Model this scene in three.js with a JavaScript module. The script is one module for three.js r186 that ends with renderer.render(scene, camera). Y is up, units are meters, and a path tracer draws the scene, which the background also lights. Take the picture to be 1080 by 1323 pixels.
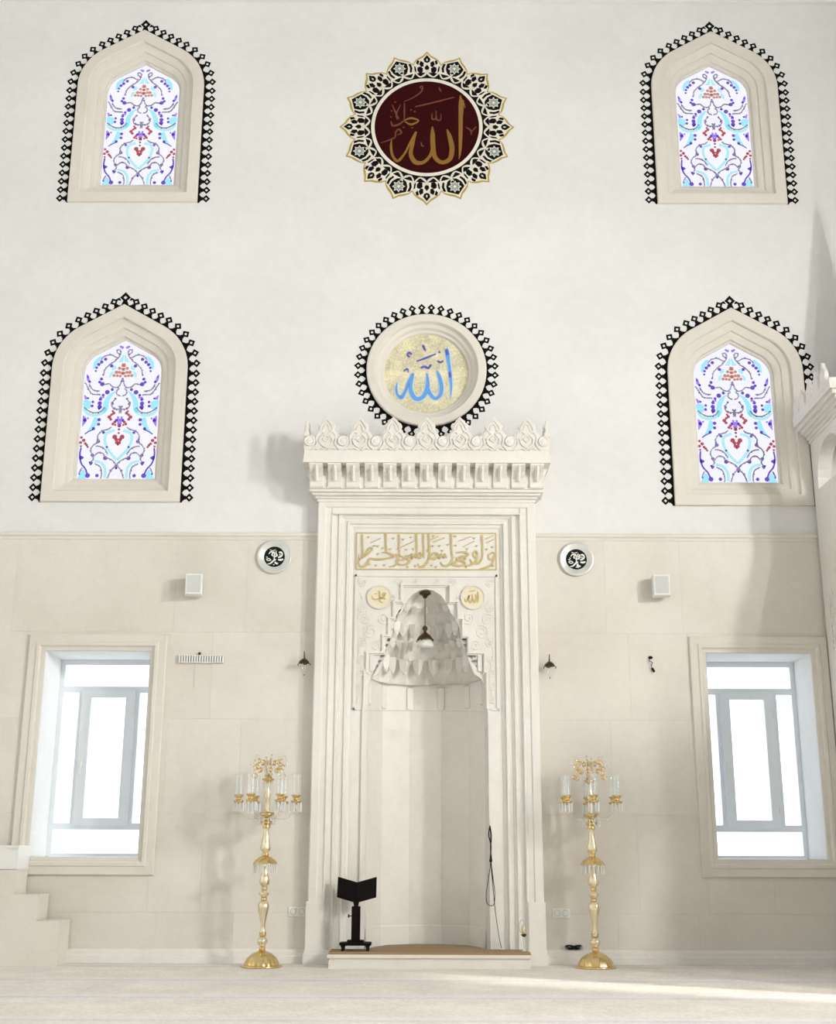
import * as THREE from 'three';
import { mergeGeometries, toCreasedNormals } from 'three/addons/utils/BufferGeometryUtils.js';
import { RectAreaLightUniformsLib } from 'three/addons/lights/RectAreaLightUniformsLib.js';

// ------------------------------------------------------------------ camera, sky, light, exposure
const scene = new THREE.Scene();
const FOCAL = 1580, PITCH = Math.atan(444 / FOCAL);
const camera = new THREE.PerspectiveCamera(2 * Math.atan(661.5 / FOCAL) * 180 / Math.PI, 1080 / 1323, 0.05, 200);
camera.position.set(-0.08, 0.91, 11.4);
camera.rotation.order = 'YXZ';
camera.rotation.set(PITCH, 0, 0.2 * Math.PI / 180);
scene.add(camera);
const renderer = new THREE.WebGLRenderer();
renderer.toneMapping = THREE.LinearToneMapping;
renderer.toneMappingExposure = 0.94;
renderer.shadowMap.enabled = true;
RectAreaLightUniformsLib.init();
scene.background = new THREE.Color().setRGB(2.5, 2.65, 2.92);   // bright white overcast sky
const SUNNY = { color: new THREE.Color().setRGB(1, 0.985, 0.945), power: 145 };   // frosted windows of the sunny side wall, upper row
const SUNNY_LOW = { color: SUNNY.color, power: 11 };                              // lower row, half shaded by trees outside
const SHADY = { color: new THREE.Color().setRGB(0.93, 0.97, 1), power: 2 };
const sun = new THREE.DirectionalLight(new THREE.Color().setRGB(1, 0.95, 0.86), 6.5);   // low hazy sun outside the side wall
sun.position.set(8.8, 3.0, 4.7).multiplyScalar(2); sun.shadow.radius = 5; sun.castShadow = true; sun.name = 'sun';
Object.assign(sun.shadow.camera, { left: -15, right: 15, top: 15, bottom: -15, far: 60 });
scene.add(sun, sun.target);

// ------------------------------------------------------------------ helpers
let seed = 7;
const rnd = () => { seed = (seed * 1664525 + 1013904223) >>> 0; return seed / 4294967296; };
const V2 = (x, y) => new THREE.Vector2(x, y), V3 = (x, y, z) => new THREE.Vector3(x, y, z);
const taken = new Map();
function numbered(n) { const k = taken.get(n) || 0; taken.set(n, k + 1); return k ? `${n}_${String(k).padStart(3, '0')}` : n; }
function boxUV(g) {                                   // uv in metres, projected along each face's main axis
  const p = g.attributes.position, n = g.attributes.normal, uv = new Float32Array(p.count * 2);
  for (let i = 0; i < p.count; i++) {
    const a = Math.abs(n.getX(i)), b = Math.abs(n.getY(i)), c = Math.abs(n.getZ(i));
    if (c >= a && c >= b) { uv[2 * i] = p.getX(i); uv[2 * i + 1] = p.getY(i); }
    else if (a >= b) { uv[2 * i] = p.getZ(i); uv[2 * i + 1] = p.getY(i); }
    else { uv[2 * i] = p.getX(i); uv[2 * i + 1] = p.getZ(i); }
  }
  g.setAttribute('uv', new THREE.BufferAttribute(uv, 2));
  return g;
}
function clean(g) {
  let h = g.index ? g.toNonIndexed() : g.clone();
  for (const k of Object.keys(h.attributes)) if (!['position', 'normal'].includes(k)) h.deleteAttribute(k);
  if (!h.attributes.normal) h.computeVertexNormals();
  h.morphAttributes = {};
  return h;
}
function join(list) { const l = (Array.isArray(list) ? list : [list]).map(clean); return boxUV(l.length > 1 ? mergeGeometries(l) : l[0]); }
function obj(name, geos, mat, parent = scene) {
  const m = new THREE.Mesh(join(geos), mat);
  m.name = parent === scene ? numbered(name) : name;
  m.castShadow = m.receiveShadow = true;
  parent.add(m);
  return m;
}
function tag(o, label, category, group, kind) {
  o.userData.label = label; if (category) o.userData.category = category;
  if (group) o.userData.group = group; if (kind) o.userData.kind = kind;
  return o;
}
function thing(name, label, category, [x, y, z] = [0, 0, 0], group, kind) {
  const o = new THREE.Group(); o.name = numbered(name); o.position.set(x, y, z); scene.add(o);
  return tag(o, label, category, group, kind);
}
const stuff = (o) => { o.userData.kind = 'stuff'; return o; };
const box = (x0, x1, y0, y1, z0, z1) => new THREE.BoxGeometry(x1 - x0, y1 - y0, z1 - z0).translate((x0 + x1) / 2, (y0 + y1) / 2, (z0 + z1) / 2);
const lathe = (pts, seg = 24) => new THREE.LatheGeometry(pts.map(([r, y]) => V2(Math.max(r, 0.0001), y)), seg);
const tube = (pts, r, seg = 20, rad = 6, closed = false) => new THREE.TubeGeometry(new THREE.CatmullRomCurve3(pts.map((p) => V3(...p)), closed), seg, r, rad, closed);
const poly = (pts) => new THREE.Shape(pts.map(([x, y]) => V2(x, y)));
function plate(pts, z0, z1, holes = [], bevel = 0) {     // a slab with an outline in x, y between two depths
  const s = poly(pts); for (const h of holes) s.holes.push(new THREE.Path(h.map(([x, y]) => V2(x, y))));
  const g = new THREE.ExtrudeGeometry(s, bevel ? { depth: z1 - z0 - 2 * bevel, bevelEnabled: true, bevelSize: bevel, bevelThickness: bevel, bevelOffset: -bevel, bevelSegments: 1, curveSegments: 8 } : { depth: z1 - z0, bevelEnabled: false });
  return g.translate(0, 0, z0 + bevel);
}
const circle = (cx, cy, r, n = 32, ry = r) => Array.from({ length: n }, (_, i) => [cx + r * Math.cos(2 * Math.PI * i / n), cy + ry * Math.sin(2 * Math.PI * i / n)]);
const rect = (x0, x1, y0, y1) => [[x0, y0], [x1, y0], [x1, y1], [x0, y1]];
function quads(list) {                                 // flat quads, each [a, b, c, d] of [x, y, z]
  const p = [];
  for (const [a, b, c, d] of list) p.push(...a, ...b, ...c, ...a, ...c, ...d);
  const g = new THREE.BufferGeometry(); g.setAttribute('position', new THREE.BufferAttribute(new Float32Array(p), 3)); g.computeVertexNormals();
  return g;
}
function loft(rings, closed = true, crease = 0.6) {     // rings of equally many [x, y, z]
  const q = [];
  for (let k = 0; k + 1 < rings.length; k++) {
    const A = rings[k], B = rings[k + 1], n = A.length;
    for (let i = 0; i < (closed ? n : n - 1); i++) { const j = (i + 1) % n; q.push([A[i], A[j], B[j], B[i]]); }
  }
  return toCreasedNormals(quads(q), crease);
}
function ribbon(pts, z0, z1, mirror = false) {          // a brush stroke: [x, y, half width] points, from depth z0 to z1
  const c = new THREE.CatmullRomCurve3(pts.map(([x, y, w]) => V3(x, y, w)), false, 'centripetal');
  const n = Math.max(4, (pts.length - 1) * 5), P = c.getPoints(n), L = [], R = [];
  for (let i = 0; i <= n; i++) {
    const a = P[Math.max(0, i - 1)], b = P[Math.min(n, i + 1)], dx = b.x - a.x, dy = b.y - a.y, l = Math.hypot(dx, dy) || 1, w = Math.max(P[i].z, 0.0004);
    L.push([P[i].x - dy / l * w, P[i].y + dx / l * w]); R.push([P[i].x + dy / l * w, P[i].y - dx / l * w]);
  }
  const q = [];
  const m = ([x, y], z) => [mirror ? -x : x, y, z];
  for (let i = 0; i < n; i++) {
    q.push([m(R[i], z1), m(R[i + 1], z1), m(L[i + 1], z1), m(L[i], z1)]);
    if (z1 - z0 > 0.0015) { q.push([m(R[i], z0), m(R[i + 1], z0), m(R[i + 1], z1), m(R[i], z1)]); q.push([m(L[i], z1), m(L[i + 1], z1), m(L[i + 1], z0), m(L[i], z0)]); }
  }
  return quads(mirror ? q.map((r) => [...r].reverse()) : q);
}
let strokeCount = 0;
const stroke = (map, pts, w, z0, z1) => ribbon(pts.map(([x, y, ww]) => [...map(x, y), (ww ?? w)]), z0, z1 + 0.00025 * (strokeCount++ % 12));

// ------------------------------------------------------------------ textures and materials
function hash(x, y, s) { let h = (x * 374761393 + y * 668265263 + s * 1442695041) | 0; h = Math.imul(h ^ (h >>> 13), 1274126177); return ((h ^ (h >>> 16)) >>> 0) / 4294967296; }
function vnoise(x, y, per, s) {
  const xi = Math.floor(x), yi = Math.floor(y), fx = x - xi, fy = y - yi, sx = fx * fx * (3 - 2 * fx), sy = fy * fy * (3 - 2 * fy), w = (a) => ((a % per) + per) % per;
  const a = hash(w(xi), w(yi), s), b = hash(w(xi + 1), w(yi), s), c = hash(w(xi), w(yi + 1), s), d = hash(w(xi + 1), w(yi + 1), s);
  return a + (b - a) * sx + (c - a) * sy + (a - b - c + d) * sx * sy;
}
function fbm(u, v, f0, oct, s) { let t = 0, a = 0.5, n = 0; for (let i = 0, f = f0; i < oct; i++, f *= 2, a *= 0.55) { t += a * vnoise(u * f, v * f, f, s + i); n += a; } return t / n; }
function tex(size, fn, metres, srgb = true) {
  const d = new Uint8Array(size * size * 4);
  for (let y = 0; y < size; y++) for (let x = 0; x < size; x++) { const c = fn(x / size, y / size), k = (y * size + x) * 4; d[k] = c[0] * 255; d[k + 1] = c[1] * 255; d[k + 2] = c[2] * 255; d[k + 3] = 255; }
  const t = new THREE.DataTexture(d, size, size); t.wrapS = t.wrapT = THREE.RepeatWrapping; t.magFilter = THREE.LinearFilter; t.minFilter = THREE.LinearMipmapLinearFilter; t.generateMipmaps = true;
  if (srgb) t.colorSpace = THREE.SRGBColorSpace;
  t.repeat.set(1 / metres, 1 / metres); t.needsUpdate = true; return t;
}
const marbleTex = tex(512, (u, v) => {
  const c = fbm(u, v, 3, 5, 11), d = fbm(u + 0.13 * fbm(u, v, 4, 3, 5), v, 5, 5, 31), vein = Math.pow(1 - Math.abs(2 * d - 1), 14);
  const k = 0.955 + 0.07 * (c - 0.5) - 0.012 * vein + 0.02 * (fbm(u, v, 64, 2, 3) - 0.5);
  return [k, k - 0.012 + 0.01 * c, k - 0.03 + 0.03 * c];
}, 2.2);
const plasterTex = tex(256, (u, v) => { const k = 0.955 + 0.05 * (fbm(u, v, 4, 4, 71) - 0.5) + 0.02 * (fbm(u, v, 48, 2, 17) - 0.5); return [k, k, k]; }, 3.1);
const carveBump = tex(256, (u, v) => { const k = fbm(u, v, 16, 4, 91); return [k, k, k]; }, 0.6, false);
const std = (c, o = {}) => new THREE.MeshStandardMaterial({ color: new THREE.Color().setRGB(...c), roughness: 0.7, metalness: 0, side: THREE.DoubleSide, ...o });
const phys = (c, o = {}) => new THREE.MeshPhysicalMaterial({ color: new THREE.Color().setRGB(...c), roughness: 0.5, metalness: 0, side: THREE.DoubleSide, ...o });
const M = {
  plaster: std([0.88, 0.878, 0.86], { roughness: 0.9, map: plasterTex }),
  casing: std([0.83, 0.785, 0.71], { roughness: 0.7, map: plasterTex }),
  trim: std([0.82, 0.79, 0.72], { roughness: 0.6, map: marbleTex }),
  mihrab: std([0.9, 0.885, 0.845], { roughness: 0.45, map: marbleTex }),
  joint: std([0.55, 0.51, 0.44], { roughness: 0.9 }),
  black: phys([0.008, 0.007, 0.007], { roughness: 0.85, specularIntensity: 0.1 }),
  goldPaint: std([0.45, 0.34, 0.08], { roughness: 0.5 }),
  scriptGold: std([0.58, 0.47, 0.22], { roughness: 0.5, metalness: 0.2 }),
  roundelGold: std([0.8, 0.73, 0.54], { roughness: 0.5 }),
  cream: std([0.8, 0.76, 0.66], { roughness: 0.8 }),
  maroon: phys([0.033, 0.003, 0.004], { roughness: 0.8, specularIntensity: 0.12 }),
  maroonGold: phys([0.25, 0.13, 0.03], { roughness: 0.7, specularIntensity: 0.2 }),
  maroonScript: phys([0.16, 0.055, 0.03], { roughness: 0.7, specularIntensity: 0.2 }),
  flower: std([0.3, 0.35, 0.34], { roughness: 0.7 }),
  whitePlastic: std([0.84, 0.84, 0.8], { roughness: 0.45 }),
  grille: std([0.6, 0.62, 0.61], { roughness: 0.8 }),
  greyPlastic: std([0.42, 0.43, 0.41], { roughness: 0.6 }),
  silver: std([0.72, 0.73, 0.7], { roughness: 0.35, metalness: 0.55 }),
  darkDisc: phys([0.008, 0.012, 0.01], { roughness: 0.4, specularIntensity: 0.2 }),
  whitePaint: std([0.8, 0.8, 0.76], { roughness: 0.5 }),
  bronze: std([0.075, 0.047, 0.02], { roughness: 0.35, metalness: 0.75 }),
  gold: std([0.76, 0.58, 0.28], { roughness: 0.24, metalness: 1 }),
  paleGold: phys([0.8, 0.7, 0.47], { roughness: 0.14, metalness: 0.7, clearcoat: 1, clearcoatRoughness: 0.05 }),
  crystal: phys([0.97, 0.98, 0.98], { transmission: 0.45, thickness: 0, ior: 1.6, roughness: 0.25, specularIntensity: 1 }),
  clearGlass: phys([1, 1, 1], { transmission: 1, thickness: 0.01, ior: 1.45, roughness: 0.03 }),
  thinGlass: phys([0.96, 0.98, 0.98], { transmission: 1, thickness: 0, ior: 1.5, roughness: 0.02 }),
  chimneyGlass: phys([0.95, 0.97, 0.97], { transmission: 0.9, thickness: 0, ior: 1.7, roughness: 0.06 }),
  milkGlass: phys([0.93, 0.93, 0.9], { transmission: 0.4, thickness: 0, roughness: 0.6 }),
  blackLacquer: phys([0.006, 0.004, 0.004], { roughness: 0.6, specularIntensity: 0.15 }),
  rubber: phys([0.01, 0.01, 0.01], { roughness: 0.8, specularIntensity: 0.2 }),
  rug: std([0.31, 0.215, 0.115], { roughness: 1, bumpMap: carveBump, bumpScale: 0.004 }),
  upvc: std([0.82, 0.87, 0.91], { roughness: 0.4 }),
  lead: std([0.3, 0.29, 0.35], { roughness: 0.7 }),
};
const slabMats = [[0.815, 0.78, 0.72], [0.83, 0.8, 0.74], [0.805, 0.775, 0.715], [0.835, 0.805, 0.75], [0.82, 0.78, 0.72]].map((c) => std(c, { roughness: 0.5, map: marbleTex }));
const glass = (c) => phys(c, { transmission: 1, thickness: 0, ior: 1.45, roughness: 0.08 });
const S = { base: glass([0.405, 0.385, 0.4]), cyan: glass([0.42, 0.9, 0.98]), teal: glass([0.5, 0.92, 0.9]), purple: glass([0.18, 0.08, 0.55]), lilac: glass([0.45, 0.28, 0.85]), red: glass([0.5, 0.09, 0.1]), orange: glass([0.66, 0.3, 0.2]), white: glass([0.98, 0.98, 0.98]) };

// ------------------------------------------------------------------ room shell
const ROOM = { x: 7.5, left: -10.5, z: 19, top: 15, thick: 0.62 };
const WL = -3.07, WR = 3.11;                                 // window axes of the two lower windows
const LOW = { hw: 0.49, y0: 0.89, y1: 2.745 };
const ARCHES = [[-3.065, 7.45], [3.08, 7.455], [-3.065, 4.2], [3.085, 4.185]];
function arch(d, n = 14) {                                   // outline of an arched window, d metres inside its outer edge; from bottom left, clockwise seen from the hall
  const a = 0.675 - d, r = Math.max(0.02, 0.512 - d), s = 1.4, b = Math.max(0, d) * 0.95, p = [];
  p.push([-a, b]); for (let i = 1; i < 4; i++) p.push([-a, b + (s - b) * i / 4]);
  for (let i = 0; i <= n; i++) { const t = Math.PI - Math.PI / 3 * i / n; p.push([-(a - r) + r * Math.cos(t), s + r * Math.sin(t)]); }
  p.push([0, s + 0.5774 * (r + a)]);
  for (let i = n; i >= 0; i--) { const t = Math.PI / 3 * i / n; p.push([a - r + r * Math.cos(t), s + r * Math.sin(t)]); }
  for (let i = 3; i > 0; i--) p.push([a, b + (s - b) * i / 4]); p.push([a, b]);
  return p;
}
const shift = (pts, dx, dy) => pts.map(([x, y]) => [x + dx, y + dy]);
const ROUND = { y: 5.585, R: 0.6 };
const structure = (o, label) => tag(o, label, undefined, undefined, 'structure');
{
  const holes = ARCHES.map(([x, y]) => shift(arch(0.105), x, y));
  holes.push(circle(0, ROUND.y, 0.52, 48));
  for (const x of [WL, WR]) holes.push(rect(x - LOW.hw, x + LOW.hw, LOW.y0, LOW.y1));
  holes.push(rect(-0.66, 0.66, -0.02, 3.55));
  const wall = structure(obj('wall_front', plate(rect(ROOM.left, ROOM.x, -0.05, ROOM.top), -0.16, 0, holes), M.plaster), 'tall white plastered front wall above a dado of beige marble slabs');
  const outer = ARCHES.map(([x, y]) => shift(arch(-0.4), x, y)); outer.push(circle(0, ROUND.y, 0.6, 48));
  for (const x of [WL, WR]) outer.push(rect(x - LOW.hw, x + LOW.hw, LOW.y0, LOW.y1));
  outer.push(rect(-0.66, 0.66, -0.02, 3.55));
  obj('outer_leaf', plate(rect(ROOM.left, ROOM.x, -0.05, ROOM.top), -ROOM.thick, -0.1601, outer), M.plaster, wall);
  // beige marble slabs of the dado, each its own piece
  const cut = [[-1.03, 1.03, -1, 9], [WL - 0.6, WL + 0.6, LOW.y0 - 0.14, LOW.y1 + 0.14], [WR - 0.6, WR + 0.6, LOW.y0 - 0.14, LOW.y1 + 0.14]];
  const rows = [0.1, 0.42, 1.27, 2.12, 2.93, 3.84], pieces = [];
  const xs = [[-10.5, -9.3, -7.8, -6.3, -5.1, -3.9, -2.38, -1.7, 1.7, 2.42, 3.75, 5.1, 6.3, 7.5], [-10.5, -9.9, -8.4, -6.9, -5.7, -4.5, -3.3, -2.0, 1.9, 3.1, 4.4, 5.7, 6.9, 7.5]];
  for (let r = 0; r + 1 < rows.length; r++) {
    const X = xs[r % 2];
    for (let i = 0; i + 1 < X.length; i++) {
      let list = [[X[i], X[i + 1], rows[r], rows[r + 1]]];
      for (const [a, b, c, d] of cut) list = list.flatMap(([x0, x1, y0, y1]) => {
        if (x1 <= a || x0 >= b || y1 <= c || y0 >= d) return [[x0, x1, y0, y1]];
        const o = [];
        if (x0 < a) o.push([x0, a, y0, y1]); if (x1 > b) o.push([b, x1, y0, y1]);
        const l = Math.max(x0, a), m = Math.min(x1, b);
        if (y0 < c) o.push([l, m, y0, c]); if (y1 > d) o.push([l, m, d, y1]);
        return o;
      });
      pieces.push(...list);
    }
  }
  const g = 0.0005;
  pieces.forEach(([x0, x1, y0, y1]) => {
    const w = x1 - x0 - 2 * g, h = y1 - y0 - 2 * g; if (w < 0.03 || h < 0.03) return;
    obj('marble_slab', plate(rect(x0 + g, x1 - g, y0 + g, y1 - g), 0, 0.0195 + 0.0008 * rnd()), slabMats[Math.floor(rnd() * slabMats.length)], wall);
  });
}
// floor: a wall to wall prayer carpet, beige with thin pale row lines
{
  const N = 1024, d = new Uint8Array(N * N * 4);
  for (let y = 0; y < N; y++) for (let x = 0; x < N; x++) {
    const u = x / N, v = y / N, k = 0.86 + 0.1 * (fbm(u, v, 8, 6, 41) - 0.5) + 0.12 * (fbm(u * 1, v * 1, 128, 2, 47) - 0.5);
    const z = v * 2.34, inRow = ((z - 0.23 + 2.34) % 1.17), line = inRow < 0.1 ? 1 : 0, band = inRow > 0.1 && inRow < 0.2 ? 1 : 0;
    const c = line ? [0.96, 0.96, 0.98] : band ? [0.88, 0.865, 0.85] : [0.92, 0.9, 0.87], q = (y * N + x) * 4;
    for (let j = 0; j < 3; j++) d[q + j] = Math.min(255, 255 * c[j] * (line ? 0.95 + 0.4 * (k - 0.86) : k + 0.14)); d[q + 3] = 255;
  }
  const t = new THREE.DataTexture(d, N, N); t.wrapS = t.wrapT = THREE.RepeatWrapping; t.magFilter = THREE.LinearFilter; t.minFilter = THREE.LinearMipmapLinearFilter; t.generateMipmaps = true; t.colorSpace = THREE.SRGBColorSpace; t.repeat.set(1 / 2.34, 1 / 2.34); t.needsUpdate = true;
  structure(obj('floor', box(ROOM.left, ROOM.x, -0.1, 0, -0.3, ROOM.z), std([0.95, 0.94, 0.93], { roughness: 1, map: t, bumpMap: carveBump, bumpScale: 0.003 })), 'beige wall to wall prayer carpet with thin pale row lines');
}
structure(obj('ceiling', box(ROOM.left, ROOM.x, ROOM.top, ROOM.top + 0.3, -ROOM.thick, ROOM.z), M.plaster), 'plain pale ceiling high over the hall');
// side and back walls with frosted daylight windows
const SIDE_Y = [[0.89, 2.745], [4.3, 5.8], [7.6, 9.3]], WALL = 0.75, SET = 0.3;      // wall thickness and how deep the panes sit
function sideWall(name, side, spots, lum, label) {           // spots: [z, y0, y1, clear]
  const s = poly(rect(0, ROOM.z + ROOM.thick, -0.05, ROOM.top + 0.2));
  const half = (a, clear) => (clear ? 0.9 : 0.6);
  for (const [z, a, b, c] of spots) s.holes.push(new THREE.Path(rect(z - half(a, c), z + half(a, c), a, b).map(([x, y]) => V2(x, y))));
  const g = new THREE.ExtrudeGeometry(s, { depth: WALL, bevelEnabled: false }).rotateY(-Math.PI / 2);   // x,y -> z,y
  g.translate(side > 0 ? ROOM.x + WALL : ROOM.left, 0, 0);
  structure(obj(name, g, M.plaster), label);
  for (const [z, a, b, clear] of spots) daylight(side > 0 ? ROOM.x + SET : ROOM.left - SET, (a + b) / 2, z, 2 * half(a, clear), b - a, side > 0 ? -Math.PI / 2 : Math.PI / 2, clear ? null : side > 0 && a < 2 ? SUNNY_LOW : lum, clear ? 'clear window in the sunny side wall' : side > 0 ? 'frosted window in the sunny side wall' : 'frosted window in the shaded side wall');
}
let windowCount = 7;
function daylight(x, y, z, w, h, turn, lum, label) {
  const o = new THREE.Group(); o.name = `window_${++windowCount}`; scene.add(o); o.position.set(x, y, z); o.rotation.y = turn;
  structure(o, label); o.userData.group = label;
  const f = [];
  for (const s of [-1, 1]) { f.push(box(s * w / 2 - 0.03, s * w / 2 + 0.03, -h / 2, h / 2, -0.03, 0.03)); f.push(box(-w / 2, w / 2, s * h / 2 - 0.03, s * h / 2 + 0.03, -0.03, 0.03)); }
  f.push(box(-0.02, 0.02, -h / 2, h / 2, -0.02, 0.02));
  obj('window_frame', f, M.upvc, o);
  if (!lum) { obj('pane', box(-w / 2, w / 2, -h / 2, h / 2, -0.012, -0.008), M.thinGlass, o); return; }
  const e = lum.color.clone().multiplyScalar(Math.min(2.2, lum.power));
  obj('frosted_window_pane', box(-w / 2, w / 2, -h / 2, h / 2, -0.012, -0.008), std([0.8, 0.8, 0.8], { emissive: e, emissiveIntensity: 1 }), o);
  const l = new THREE.RectAreaLight(lum.color, lum.power, w - 0.1, h - 0.1);
  l.position.set(0, 0, 0.04); l.rotation.y = Math.PI; l.name = 'daylight'; o.add(l);
}
sideWall('wall_right', 1, [[5.0, ...SIDE_Y[0], true], [7.2, ...SIDE_Y[0]], [10, ...SIDE_Y[0]], [7.2, ...SIDE_Y[1]], [10, ...SIDE_Y[1]]], SUNNY, 'white side wall with the sunny windows');
sideWall('wall_left', -1, [4, 8, 12].flatMap((z) => SIDE_Y.map((y) => [z, ...y])), SHADY, 'white side wall with the shaded windows');
structure(obj('wall_back', box(ROOM.left, ROOM.x, -0.05, ROOM.top, ROOM.z, ROOM.z + 0.4), M.plaster), 'plain white wall facing the prayer niche');
for (const x of [-5, 5]) daylight(x, 5.25, ROOM.z - 0.05, 1.6, 1.9, Math.PI, SHADY, 'frosted window in the wall facing the prayer niche');

function run(name, prof, spans, mat, label) {                // a moulding of [z, y] profile along x
  const s = poly(prof);
  structure(obj(name, spans.map(([a, b]) => new THREE.ExtrudeGeometry(s, { depth: b - a, bevelEnabled: false }).rotateY(-Math.PI / 2).translate(b, 0, 0)), mat), label);
}
run('trim_1', [[0, 3.825], [0.028, 3.825], [0.03, 3.85], [0.045, 3.862], [0.045, 3.885], [0.03, 3.895], [0, 3.9]], [[ROOM.left, -1.03], [1.03, ROOM.x]], M.trim, 'thin beige marble moulding between the dado and the white wall');
run('baseboard_front', [[0, 0], [0.075, 0], [0.075, 0.058], [0.062, 0.066], [0.062, 0.098], [0.04, 0.116], [0, 0.12]], [[ROOM.left, -1.05], [1.05, ROOM.x]], M.mihrab, 'stepped pale marble skirting along the front wall');
run('trim_2', [[0, 9.9], [0.05, 9.91], [0.06, 9.95], [0.12, 9.98], [0.14, 10.1], [0, 10.14]], [[ROOM.left, ROOM.x]], M.plaster, 'plaster cornice running high along the front wall');

// ------------------------------------------------------------------ painted black border of diamonds
function borderUnit(put, k, big = 1) {                       // put(along, out) -> [x, y]; one motif of the stencil
  const P = (list) => list.map(([a, b]) => put(a * k, b * k * big));
  const g = [];
  g.push(plate(P([[-0.5, 0], [0.5, 0], [0.5, 0.16], [0.34, 0.26], [0.18, 0.42], [0.22, 0.5], [0, 0.66], [-0.22, 0.5], [-0.18, 0.42], [-0.34, 0.26], [-0.5, 0.16]]), 0, 0.002));
  g.push(plate(P([[0, 0.46], [0.44, 0.88], [0, 1.3], [-0.44, 0.88]]), 0, 0.002, [P([[0, 0.72], [0.165, 0.88], [0, 1.04], [-0.165, 0.88]])]));
  return g;
}
function archBorder() {
  const left = arch(0).slice(0, 20), path = [];              // bottom left up to the apex
  let L = 0; left.forEach((p, i) => { if (i) L += Math.hypot(p[0] - left[i - 1][0], p[1] - left[i - 1][1]); path.push([L, ...p]); });
  const at = (s) => { let i = 1; while (i < path.length - 1 && path[i][0] < s) i++; const a = path[i - 1], b = path[i], t = (s - a[0]) / (b[0] - a[0]); const dx = b[1] - a[1], dy = b[2] - a[2], l = Math.hypot(dx, dy); return [a[1] + dx * t, a[2] + dy * t, -dy / l, dx / l]; };
  const n = 24, k = (L - 0.03) / n, g = [];
  for (let i = 0; i < n; i++) for (const m of [1, -1]) {
    const put = (a, b) => { const c = at((i + 0.5) * k), e = at(Math.min(L, Math.max(0, (i + 0.5) * k + a))), w = b < 0.03 ? e : c; return b < 0.03 ? [m * (e[0] + e[2] * b), e[1] + e[3] * b] : [m * (c[0] + c[2] * b - c[3] * a * -1), c[1] + c[3] * b - c[2] * a * 1]; };
    g.push(...borderUnit(put, k));
  }
  const top = left[left.length - 1][1], F = (l) => l.map(([x, y]) => [x, top + y]);
  g.push(plate(F([[-0.05, -0.03], [0, 0], [0.05, -0.03], [0.02, 0.05], [-0.02, 0.05]]), 0, 0.002), plate(F([[0, 0.03], [0.055, 0.085], [0, 0.145], [-0.055, 0.085]]), 0, 0.002, [F([[0, 0.065], [0.02, 0.085], [0, 0.105], [-0.02, 0.085]])]), plate(F([[-0.1, 0.06], [-0.04, 0.05], [-0.06, 0.085]]), 0, 0.002), plate(F([[0.1, 0.06], [0.06, 0.085], [0.04, 0.05]]), 0, 0.002));
  return g;
}
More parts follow.
